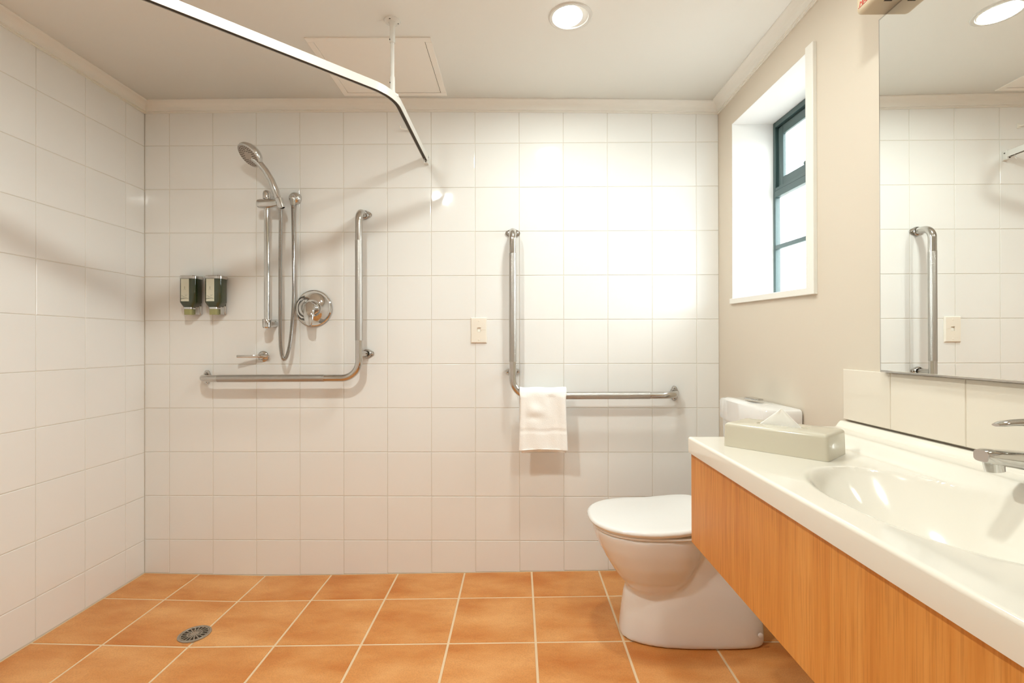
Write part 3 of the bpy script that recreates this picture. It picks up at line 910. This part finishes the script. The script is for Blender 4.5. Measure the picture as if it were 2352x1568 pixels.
# hand shower
hs = thing('hand_shower', 'chrome hand shower with round perforated head in the slide holder', 'hand shower', (0.556, -0.10, 1.66))
hpath = [(0.5600, -0.102, 1.640), (0.5540, -0.104, 1.672), (0.5430, -0.108, 1.712), (0.5270, -0.114, 1.756), (0.5060, -0.121, 1.795), (0.4830, -0.128, 1.825), (0.4620, -0.130, 1.846)]
part('handle', tube(hpath, [0.0105, 0.0130, 0.0148, 0.0147, 0.0138, 0.0148, 0.017], 24), 'chrome', hs, smooth=True)
nh = Vector((-0.40, -0.56, -0.72)).normalized()
hcn = Vector((0.4480, -0.140, 1.8560))
hd = part('head', lathe([(0.0, -0.032), (0.024, -0.031), (0.044, -0.023), (0.0545, -0.010), (0.0570, 0.0), (0.0555, 0.006), (0.0500, 0.0085)], hcn, nh, 48), 'chrome', hs, smooth=True)
fcp = part('spray_face', lathe([(0.0502, 0.0070), (0.0490, 0.0086), (0.0, 0.0092)], hcn, nh, 48), 'spray_face', hs, smooth=True)
d_, s_, u_ = frame_from(nh)
for ri, cnt in ((0.0435, 30), (0.0365, 26), (0.0295, 20), (0.0225, 14)):
    for k in range(cnt):
        if ri < 0.03 and k % 7 == 6: continue
        a = 2 * PI * (k + ri * 300 % 1) / cnt
        p_ = hcn + (s_ * math.cos(a) + u_ * math.sin(a)) * ri
        sub('nozzle', lathe([(0.0022, 0.0080), (0.0020, 0.0100), (0, 0.0102)], p_, nh, 6), 'nozzle', fcp)
# hose: ribbed
def bez(pts, n):
    out_ = []
    P_ = [Vector(p) for p in pts]
    for i in range(len(P_) - 1):
        p0 = P_[max(i-1, 0)]; p1 = P_[i]; p2 = P_[i+1]; p3 = P_[min(i+2, len(P_)-1)]
        for k in range(n):
            t_ = k / n
            out_.append(0.5 * ((2*p1) + (-p0+p2)*t_ + (2*p0-5*p1+4*p2-p3)*t_*t_ + (-p0+3*p1-3*p2+p3)*t_**3))
    out_.append(P_[-1])
    return out_
hose = thing('shower_hose', 'ribbed chrome hose looping from hand shower to wall elbow', 'hose', (0.57, 0, 1.0))
hp = bez([(0.5605, -0.1015, 1.634), (0.5600, -0.098, 1.600), (0.5520, -0.085, 1.45), (0.5490, -0.080, 1.25), (0.5480, -0.078, 1.08), (0.5530, -0.076, 1.005), (0.5640, -0.073, 0.979), (0.5770, -0.069, 1.005), (0.5880, -0.062, 1.08), (0.5960, -0.052, 1.25), (0.5920, -0.044, 1.45), (0.5880, -0.040, 1.60), (0.5865, -0.040, 1.672)], 60)
# resample evenly and rib
cum = [0.0]
for a, b_ in zip(hp, hp[1:]): cum.append(cum[-1] + (b_ - a).length)
tot = cum[-1]; step = 0.0016
pts_ = []; j_ = 0
for k in range(int(tot / step) + 1):
    s0 = k * step
    while cum[j_ + 1] < s0 and j_ < len(cum) - 2: j_ += 1
    f_ = (s0 - cum[j_]) / max(1e-9, cum[j_+1] - cum[j_])
    pts_.append(hp[j_].lerp(hp[j_+1], f_))
rr_ = [(0.0082, 0.0080, 0.0062)[k % 3] for k in range(len(pts_))]
part('ribbed_tube', tube(pts_, rr_, 14), 'hose_metal', hose, smooth=True)
el = part('wall_elbow', lathe([(0.0285, 0.0), (0.0285, 0.004), (0.0265, 0.014), (0.019, 0.024), (0.010, 0.0285), (0, 0.029)], (0.5815, 0.0, 1.709), (0, -1, 0), 36), 'chrome', hose, smooth=True)
sub('outlet', tube(rounded([(0.5835, -0.018, 1.709), (0.5865, -0.040, 1.705), (0.5865, -0.040, 1.667)], 0.012, 6), [0.0125] * 7 + [0.0115, 0.0105], 20), 'chrome', el, smooth=True)

# ------------------------------------------------------------------ soap dispensers
def dispenser(xc, label):
    t = thing('soap_dispenser', label, 'soap dispenser', (xc, 0, 1.18), 'green soap dispensers in the shower')
    def rr_sect(hw_, y0, y1, z, r, n=6):
        out_ = []
        for cx, cy, a0 in ((hw_ - r, y1 - r, 0), (-hw_ + r, y1 - r, 90), (-hw_ + r * 0.8, y0 + r * 0.8, 180), (hw_ - r * 0.8, y0 + r * 0.8, 270)):
            rr2 = r if a0 < 180 else r * 0.8
            for k in range(n + 1):
                a = math.radians(a0 + 90 * k / n)
                out_.append(Vector((xc + cx + rr2 * math.cos(a), -(cy + rr2 * math.sin(a)), z)))
        return out_
    hw_ = 0.0375
    part('bottle', loft([rr_sect(hw_ * .55, 0.018, 0.058, 1.210, 0.010), rr_sect(hw_ * .62, 0.014, 0.060, 1.2125, 0.011), rr_sect(hw_ - 0.003, 0.010, 0.0645, 1.2285, 0.016), rr_sect(hw_, 0.008, 0.066, 1.234, 0.016), rr_sect(hw_, 0.008, 0.066, 1.339, 0.016)]), 'green_bottle', t, smooth=True)
    part('cap', loft([rr_sect(hw_ + 0.0008, 0.0005, 0.0668, 1.3388, 0.016), rr_sect(hw_ + 0.0008, 0.0005, 0.0668, 1.350, 0.016), rr_sect(hw_ - 0.002, 0.002, 0.064, 1.3535, 0.014), rr_sect(hw_ * .5, 0.012, 0.05, 1.3545, 0.01)]), 'chrome', t, smooth=True)
    br = part('wall_bracket', box(xc - 0.028, xc + 0.028, -0.0075, 0.0, 1.181, 1.345, 0.002), 'chrome', t, smooth=True)
    # lower cradle, swept back to the wall
    sub('cradle', prism([(0.0, 0.0), (0.042, 0.0), (0.042, 0.034), (0.0, 0.052)], (xc - 0.024, 0, 1.1805), (0, -1, 0), (0, 0, 1), (1, 0, 0), 0.048), 'chrome', br)
    part('pump_button', loft([rr_sect(0.0165, 0.036, 0.062, 1.178, 0.007), rr_sect(0.0168, 0.034, 0.0625, 1.2035, 0.007)]), 'pump_clear', t, smooth=True)
    part('pump_collar', loft([rr_sect(0.0180, 0.032, 0.0632, 1.2036, 0.008), rr_sect(0.0180, 0.032, 0.0632, 1.2118, 0.008)]), 'chrome', t, smooth=True)
    yf = -0.0664
    lx0, lx1 = xc - 0.0255, xc + 0.0105
    lb = part('label_sticker', box(lx0, lx1, yf, yf + 0.0006, 1.2375, 1.3375), 'label_paper', t)
    yi = yf - 0.0002
    cx = (lx0 + lx1) / 2 - 0.001
    def ink(pts, r): sub('print', tube([(x, yi, z) for x, z in pts], r, 6), 'label_ink', lb)
    # emblem: a small looping flourish above a short word
    ink([(cx - 0.0022, 1.3005), (cx - 0.0008, 1.3025), (cx + 0.0012, 1.3020), (cx + 0.0012, 1.2998), (cx - 0.0008, 1.2975), (cx + 0.0005, 1.2960), (cx + 0.0016, 1.2970)], 0.00045)
    ink([(cx - 0.0010, 1.2955), (cx + 0.0010, 1.2935), (cx - 0.0006, 1.2922)], 0.0004)
    for k in range(5): ink([(cx - 0.0052 + 0.0024 * k, 1.2898 + 0.0004 * (k % 2)), (cx - 0.0037 + 0.0024 * k, 1.2898)], 0.00035)
    for k in range(3): ink([(cx + 0.001 + 0.0006 * k, 1.2660 - 0.0028 * k), (cx + 0.0125 - 0.0018 * k, 1.2660 - 0.0028 * k)], 0.0003)
    ink([(lx0 + 0.002, 1.2640), (lx0 + 0.020, 1.2545), (lx1 - 0.001, 1.2490)], 0.0005)
    ink([(lx0 + 0.001, 1.2560), (lx0 + 0.014, 1.2545)], 0.0004)
    sub('print', prism([(0.0, 0.0), (0.012, 0.002), (lx1 - lx0, 0.0036), (0.012, 0.0046), (0.0, 0.0032)], (lx0, yi, 1.2465), (1, 0, 0), (0, 0, 1), (0, 1, 0), 0.0003), 'label_ink', lb)
    return t
dispenser(0.1245, 'green soap dispenser nearer the left wall corner')
dispenser(0.2375, 'green soap dispenser nearer the slide rail, right of its pair')

# ------------------------------------------------------------------ floor waste
dz = floor_z(DRAIN[0]) + 0.0005
dr = thing('floor_waste', 'round metal floor drain grate in the shower floor tiles', 'drain', (DRAIN[0], DRAIN[1], dz))
O_ = (DRAIN[0], DRAIN[1], dz)
part('outer_ring', lathe([(DR, -0.001), (DR, 0.0022), (DR - 0.002, 0.0032), (0.0470, 0.0028), (0.0462, 0.0013), (0.0448, 0.0013), (0.0440, 0.0028), (0.0420, 0.0026), (0.0415, 0.0006)], O_, (0, 0, 1), 48), 'drain_steel', dr, smooth=True)
part('sump', lathe([(0.0420, 0.0007), (0, 0.0007)], O_, (0, 0, 1), 32), 'drain_dark', dr)
part('grate_hub', lathe([(0.009, 0.001), (0.009, 0.0027), (0, 0.003)], O_, (0, 0, 1), 20), 'drain_steel', dr)
for k in range(18):
    a = 2 * PI * k / 18
    bm = box(0.008, 0.0425, -0.0019, 0.0019, 0.0008, 0.0026)
    bmesh.ops.transform(bm, matrix=Matrix.Translation(O_) @ Matrix.Rotation(a, 4, 'Z'), verts=bm.verts[:])
    part('grate_spoke', bm, 'drain_steel', dr)
part('grate_ring', lathe([(0.0215, 0.0009), (0.0215, 0.0028), (0.0245, 0.0028), (0.0245, 0.0009)], O_, (0, 0, 1), 32), 'drain_steel', dr)

# ------------------------------------------------------------------ toilet
TY_ = -0.470
toi = thing('toilet', 'white close-coupled ceramic toilet with lid down beside the vanity', 'toilet', (2.2, TY_, floor_z(2.2)))
def egg(xf, xb, w, z, n=48, pf=2.3, pb=3.2, yc=TY_, xm=None):
    """plan outline: rounded front at xf, squarer back at xb"""
    xm = xf + (xb - xf) * 0.48 if xm is None else xm
    out_ = []
    for k in range(n):
        a = 2 * PI * k / n
        ca, sa = math.cos(a), math.sin(a)
        if ca < 0:
            e = 2 / pf; x = xm - (xm - xf) * abs(ca) ** e; y = w * math.copysign(abs(sa) ** e, sa)
        else:
            e = 2 / pb; x = xm + (xb - xm) * abs(ca) ** e; y = w * math.copysign(abs(sa) ** e, sa)
        out_.append(Vector((x, yc + y, z)))
    return out_
F_ = floor_z(2.15)
bm = loft([egg(1.950, 2.432, 0.108, F_ + 0.0, pb=5), egg(1.952, 2.436, 0.112, F_ + 0.012, pb=5), egg(1.958, 2.432, 0.109, 0.10, pb=5), egg(1.968, 2.425, 0.100, 0.17, pb=5),
           egg(1.985, 2.425, 0.098, 0.22, pb=5), egg(2.02, 2.425, 0.098, 0.28, pb=5), egg(2.06, 2.44, 0.105, 0.33, pb=5), egg(2.10, 2.46, 0.125, 0.37, pb=5), egg(2.10, 2.47, 0.15, 0.408, pb=5)])
t2 = loft([egg(2.03, 2.13, 0.03, 0.165), egg(2.000, 2.145, 0.065, 0.180), egg(1.972, 2.165, 0.092, 0.205), egg(1.938, 2.185, 0.122, 0.245), egg(1.903, 2.210, 0.147, 0.30),
           egg(1.876, 2.225, 0.163, 0.35), egg(1.862, 2.235, 0.172, 0.390), egg(1.858, 2.24, 0.175, 0.412)])
merge(bm, t2)
pan = part('pan', bm, 'ceramic', toi, smooth='all')
rm = pan.modifiers.new('remesh', 'REMESH'); rm.mode = 'VOXEL'; rm.voxel_size = 0.0065; rm.use_smooth_shade = True
sm = pan.modifiers.new('smooth', 'SMOOTH'); sm.iterations = 10; sm.factor = 0.6
# seat and lid
def slab(outline, z0, z1, rnd, dome=0.0, rise=None):
    """rounded-edge slab over a plan outline"""
    cx = sum(p.x for p in outline) / len(outline); cy = sum(p.y for p in outline) / len(outline)
    def ring(s, z): return [Vector((cx + (p.x - cx) * s, cy + (p.y - cy) * s, z)) for p in outline]
    secs = [ring(0.97, z0)]
    for k in range(5):
        a = k / 4 * PI / 2
        secs.append(ring(1 - rnd * (1 - math.sin(PI/2 * (k/4))) , z0 + (z1 - z0) * (0.10 + 0.40 * k / 4)))
    for k in range(1, 6):
        a = k / 5 * PI / 2
        secs.append(ring(1 - rnd * 1.6 * (1 - math.cos(a)), z0 + (z1 - z0) * (0.5 + 0.5 * math.sin(a))))
    for s in (0.80, 0.55, 0.25): secs.append(ring(s, z1 + dome * (1 - s)))
    bm_ = loft(secs)
    if rise:
        for v in bm_.verts:
            t_ = max(0, (v.co.x - rise[0]) / (rise[1] - rise[0]))
            v.co.z += rise[2] * t_ * t_
    return bm_
so = egg(1.853, 2.262, 0.178, 0)
part('seat', slab(so, 0.4105, 0.4215, 0.02), 'seat_plastic', toi, smooth='all')
lo = egg(1.842, 2.268, 0.186, 0)
part('lid', slab(lo, 0.4225, 0.4435, 0.035, 0.003, (2.03, 2.27, 0.038)), 'seat_plastic', toi, smooth='all')
part('hinge_bar', tube([(2.262, TY_ - 0.085, 0.440), (2.262, TY_ + 0.085, 0.440)], 0.012, 16), 'seat_plastic', toi, smooth=True)
for s in (-1, 1):
    part('fixing_bolt', lathe([(0.0085, 0.0), (0.0085, 0.0025), (0.006, 0.004), (0, 0.004)], (2.400, TY_ + s * 0.1065, 0.075), (0, s, 0), 16), 'ceramic', toi, smooth=True)
# cistern: bow-fronted tank and lid
def cist(dep, hwid_, bow, z, r=0.028, n=8):
    out_ = []
    xb_ = XR - 0.006
    fr_ = []
    m_ = 20
    for k in range(m_ + 1):
        u = -1 + 2 * k / m_
        xx = xb_ - dep - bow * (1 - u * u)
        # round the end corners
        e = max(0, (abs(u) - 0.86) / 0.14)
        xx += r * (1 - math.sqrt(max(0, 1 - e * e)))
        fr_.append(Vector((xx, TY_ + 0.002 + u * hwid_, z)))
    out_ = fr_ + [Vector((xb_, TY_ + 0.002 + hwid_, z)), Vector((xb_, TY_ + 0.002 - hwid_, z))]
    return out_
part('cistern_tank', loft([cist(0.088, 0.165, 0.028, 0.40), cist(0.094, 0.176, 0.030, 0.55), cist(0.100, 0.183, 0.032, 0.764)]), 'ceramic', toi, smooth=True)
cl = part('cistern_lid', loft([cist(0.107, 0.188, 0.033, 0.7655), cist(0.108, 0.190, 0.033, 0.770), cist(0.108, 0.190, 0.033, 0.823), cist(0.104, 0.187, 0.031, 0.8305), cist(0.094, 0.178, 0.027, 0.834)]), 'ceramic', toi, smooth=True)
bm = cl.data
# lid top crowned along its length
for v in bm.vertices:
    if v.co.z > 0.80:
        u = (v.co.y - TY_ - 0.002) / 0.188
        v.co.z += 0.016 * (1 - u * u)
bpts = [(0.062 * math.copysign(abs(math.cos(2*PI*k/28)) ** 0.6, math.cos(2*PI*k/28)), 0.0155 * math.copysign(abs(math.sin(2*PI*k/28)) ** 0.85, math.sin(2*PI*k/28))) for k in range(28)]
fb = part('flush_button', prism([(a * 0.74, b_ * 1.45) for a, b_ in bpts], (2.432, TY_ + 0.004, 0.8478), (0, 1, 0), (1, 0, 0), (0, 0, 1), 0.004), 'chrome', toi, smooth=False)
sub('button_plate', box(2.418, 2.447, TY_ - 0.034, TY_ + 0.001, 0.8515, 0.8530, 0.0008, 1), 'steel', fb)
sub('button_plate', box(2.418, 2.447, TY_ + 0.003, TY_ + 0.040, 0.8515, 0.8530, 0.0008, 1), 'steel', fb)

# ------------------------------------------------------------------ vanity cabinet
VY0, VY1 = -2.045, -0.862
cab = thing('vanity_cabinet', 'wall-hung vanity cabinet with orange oak grain front', 'vanity', (2.28, -1.45, 0.50))
part('front_panel', box(2.0725, 2.0905, VY0, VY1, 0.500, 0.7465, 0.0008, 1), 'wood_laminate', cab)
part('end_panel', box(2.0910, XR - 0.001, VY1 - 0.016, VY1 - 0.0005, 0.500, 0.7465), 'wood_laminate', cab)
part('end_panel', box(2.0910, XR - 0.001, VY0 + 0.0005, VY0 + 0.016, 0.500, 0.7465), 'wood_laminate', cab)
part('base_panel', box(2.0910, XR - 0.001, VY0 + 0.0165, VY1 - 0.0165, 0.505, 0.520), 'white_plastic', cab)

# bench top with moulded basin and raised back ledge
BX0, BX1 = 2.0640, 2.4905
BY0, BY1 = -2.06, -0.8580
BZ = 0.7900
BCX, BCY, BAX, BAY = 2.2560, -1.432, 0.1370, 0.2380
def bench_z(x, y):
    z = BZ
    # rise to the tap ledge and the small upstand
    def ss(a, b_, t_):
        u = min(1, max(0, (t_ - a) / (b_ - a))); return u * u * (3 - 2 * u)
    z += 0.029 * ss(2.388, 2.418, x) + 0.016 * ss(2.466, 2.482, x)
    e = ((abs(x - BCX) / BAX) ** 2.25 + (abs(y - BCY) / BAY) ** 2.25) ** (1 / 2.25)
    if e < 1.06:
        # bowl, sharp-ish lip then deep curve
        d = min(1, max(0, (1.03 - e) / 1.03))
        bowl = 0.120 * (1 - (1 - d) ** 2.3)
        w = ss(0.0, 0.030 + 0.22 * ss(-0.2, 0.8, (BCX - x) / BAX) , 1.03 - e)
        z -= bowl * w
    # dished surface around the front
    return z
bm = bmesh.new()
xs_ = [BX0 + (BX1 - BX0) * k / 120 for k in range(121)]
ys_ = [BY1 + (BY0 - BY1) * k / 260 for k in range(261)]
grid = [[bm.verts.new((x, y, bench_z(x, y))) for y in ys_] for x in xs_]
for a, b_ in zip(grid, grid[1:]):
    for k in range(len(ys_) - 1): bm.faces.new((a[k], a[k+1], b_[k+1], b_[k]))
# rounded front and end edges: sweep the border down
rad = 0.0065
def skirt(line, nx, ny):
    prev = line
    for k in range(1, 6):
        a = k / 5 * PI / 2
        cur = [bm.verts.new((v.co.x + nx * rad * math.sin(a), v.co.y + ny * rad * math.sin(a), v.co.z - rad * (1 - math.cos(a)))) for v in line]
        for i in range(len(line) - 1): bm.faces.new((prev[i], cur[i], cur[i+1], prev[i+1]))
        prev = cur
    cur = [bm.verts.new((v.co.x, v.co.y, 0.7475)) for v in prev]
    for i in range(len(line) - 1): bm.faces.new((prev[i], cur[i], cur[i+1], prev[i+1]))
    cur2 = [bm.verts.new((v.co.x - nx * 0.025, v.co.y - ny * 0.025, 0.7475)) for v in cur]
    for i in range(len(line) - 1): bm.faces.new((cur[i], cur2[i], cur2[i+1], cur[i+1]))
    return
for r_ in grid:
    for v in r_:      # keep the footprint: pull the top in by the edge radius
        if v.co.x < BX0 + 0.02: v.co.x += rad * (1 - (v.co.x - BX0) / 0.02)
        if v.co.y > BY1 - 0.02: v.co.y -= rad * (1 - (BY1 - v.co.y) / 0.02)
skirt(grid[0], -1, 0)
skirt([r_[0] for r_ in grid], 0, 1)
skirt([r_[-1] for r_ in grid], 0, -1)
# close the front/end corner
a_ = grid[0][0].co.copy()
prevr = None
rings_ = []
for k in range(0, 6):
    ph_ = k / 5 * PI / 2
    rings_.append([bm.verts.new((a_.x - rad * math.sin(ph_) * math.cos(t_), a_.y + rad * math.sin(ph_) * math.sin(t_), a_.z - rad * (1 - math.cos(ph_)))) for t_ in [j * PI / 2 / 6 for j in range(7)]])
rings_.append([bm.verts.new((v.co.x, v.co.y, 0.7475)) for v in rings_[-1]])
for p_, q_ in zip(rings_, rings_[1:]):
    for j in range(6):
        try: bm.faces.new((p_[j], q_[j], q_[j+1], p_[j+1]))
        except ValueError: pass
bt = thing('washbasin', 'glossy cream bench with moulded oval basin lying on the oak vanity cabinet', 'washbasin', (2.28, -1.45, 0.7475))
part('bench', bm, 'bench_acrylic', bt, smooth=True)
part('basin_waste', lathe([(0.0, 0.003), (0.018, 0.0035), (0.024, 0.002), (0.026, -0.001)], (BCX + 0.02, BCY, bench_z(BCX + 0.02, BCY)), (0, 0, 1), 28), 'chrome', bt, smooth=True)

# ------------------------------------------------------------------ basin mixer tap
TPX, TPY, TPZ = 2.446, -1.432, 0.8188
tap = thing('basin_mixer', 'chrome lever basin mixer tap at the right edge on the bench top', 'tap', (TPX, TPY, TPZ))
part('tap_body', lathe([(0.031, 0.0005), (0.031, 0.003), (0.0285, 0.008), (0.0255, 0.020), (0.0240, 0.036), (0.0235, 0.066), (0.0225, 0.069), (0.0, 0.069)], (TPX, TPY, TPZ), (0, 0, 1), 40), 'chrome', tap, smooth=True)
secs = []
for k in range(13):
    t_ = k / 12
    x = TPX - 0.010 - 0.100 * t_
    z = TPZ + 0.036 + 0.016 * t_ - 0.003 * t_ * t_
    w = 0.0185 - 0.002 * t_; h_ = 0.0165 - 0.0050 * t_
    if k == 12: w *= 0.8; h_ *= 0.8; x -= 0.0015
    ring = []
    for j in range(24):
        a = 2 * PI * j / 24; ca, sa = math.cos(a), math.sin(a)
        ring.append(Vector((x, TPY + w * math.copysign(abs(ca) ** 0.6, ca), z + h_ * math.copysign(abs(sa) ** 0.6, sa))))
    secs.append(ring)
spt = part('spout', loft(secs), 'chrome', tap, smooth=True)
sub('aerator', lathe([(0.0, -0.021), (0.0128, -0.021), (0.0135, -0.010), (0.0135, 0.0), (0, 0)], (TPX - 0.093, TPY, TPZ + 0.0460), (-0.18, 0, 1), 28), 'chrome', spt, smooth=True)
part('cartridge_cap', lathe([(0.0225, 0.0), (0.0240, 0.004), (0.0245, 0.018), (0.021, 0.027), (0.012, 0.032), (0, 0.033)], (TPX, TPY, TPZ + 0.0695), (0, 0, 1), 36), 'chrome', tap, smooth=True)
secs = []
for k in range(14):
    t_ = k / 13
    x = TPX + 0.016 - 0.104 * t_
    z = TPZ + 0.096 + 0.010 * math.sin(t_ * PI * 0.7) - 0.006 * t_
    w = 0.0195 - 0.010 * t_; h_ = 0.0085 - 0.0048 * t_
    if k in (0, 13): w *= 0.7; h_ *= 0.6
    secs.append([Vector((x, TPY + w * math.cos(2*PI*j/20), z + h_ * math.sin(2*PI*j/20))) for j in range(20)])
part('lever', loft(secs), 'chrome', tap, smooth=True)

# ------------------------------------------------------------------ tissue box on the bench
p1, p2, p3 = Vector((2.111, -0.981, 0)), Vector((2.262, -1.150, 0)), Vector((2.366, -1.083, 0))
ux = (p2 - p1).normalized()
uy = Vector((-ux.y, ux.x, 0))
if uy.dot(p3 - p2) < 0: uy = -uy
TL_, TW_, TH_ = (p2 - p1).length + 0.006, 0.126, 0.0585
tis = thing('tissue_box', 'cream tissue box cover with a tissue poking out on the bench top', 'tissue box', tuple(p1 + ux * TL_ / 2 + uy * TW_ / 2 + Vector((0, 0, BZ))))
org = p1
# shell with an oval slot in the top: outer rounded walls lofted to the slot rim
def rrect(l, w, r, z, n=8):
    out_ = []
    for cx, cy, a0 in ((l/2 - r, w/2 - r, 0), (-l/2 + r, w/2 - r, 90), (-l/2 + r, -w/2 + r, 180), (l/2 - r, -w/2 + r, 270)):
        for k in range(n):
            a = math.radians(a0 + 90 * (k + 0.5) / n)
            out_.append((cx + r * math.cos(a), cy + r * math.sin(a), z))
    return out_
def slot_ring(l, w, z):
    N = 32
    base = rrect(TL_, TW_, 0.008, 0)
    out_ = []
    for x, y, _ in base:
        a = math.atan2(y / TW_, x / TL_)
        out_.append((l/2 * math.copysign(abs(math.cos(a)) ** 0.9, math.cos(a)), w/2 * math.copysign(abs(math.sin(a)) ** 0.9, math.sin(a)), z))
    return out_
cen = p1 + ux * TL_ / 2 + uy * TW_ / 2
def tb(p): return cen + ux * p[0] + uy * p[1] + Vector((0, 0, BZ + p[2]))
rc = 0.009
secs = [rrect(TL_, TW_, 0.008, 0.0003)]
for k in range(6):
    a = k / 5 * PI / 2
    secs.append(rrect(TL_ - 2 * rc * (1 - math.cos(a)) - 0.002, TW_ - 2 * rc * (1 - math.cos(a)) - 0.002, max(0.003, 0.008 - rc * (1 - math.cos(a)) * 0.4), TH_ - rc + rc * math.sin(a)))
secs += [slot_ring(0.150, 0.030, TH_), slot_ring(0.146, 0.027, TH_ - 0.003), slot_ring(0.144, 0.025, TH_ - 0.012)]
bm = loft([[tb(p) for p in s] for s in secs], cap=False)
part('cover', bm, 'tissue_cover', tis, smooth=True)
part('tissue_stack', loft([[tb(p) for p in slot_ring(0.160, 0.05, TH_ - 0.020)], [tb(p) for p in slot_ring(0.160, 0.05, TH_ - 0.013)]]), 'tissue', tis)
# tissue: a pulled-up folded point
bm = bmesh.new()
NT, NH = 26, 16
g_ = []
for j in range(NH + 1):
    v_ = j / NH
    r_ = []
    for i in range(NT + 1):
        u = -1 + 2 * i / NT
        half = 0.057 * (1 - v_) ** 0.97
        xloc = -0.004 + u * half + 0.004 * v_
        yloc = 0.004 * math.sin(2.6 * u + 1) * (1 - v_) - 0.003 * v_ + 0.0005 * math.sin(9 * u * (1 - 0.3 * v_) + 4 * v_)
        zloc = TH_ - 0.006 + 0.047 * v_ - 0.004 * abs(u) * (1 - v_)
        r_.append(bm.verts.new(tb((xloc, yloc, zloc))))
    g_.append(r_)
for a, b_ in zip(g_, g_[1:]):
    for i in range(NT): bm.faces.new((a[i], a[i+1], b_[i+1], b_[i]))
bmesh.ops.remove_doubles(bm, verts=bm.verts[:], dist=0.00005)
ts = part('tissue', bm, 'tissue', tis, smooth='all')
sm = ts.modifiers.new('thick', 'SOLIDIFY'); sm.thickness = 0.0006
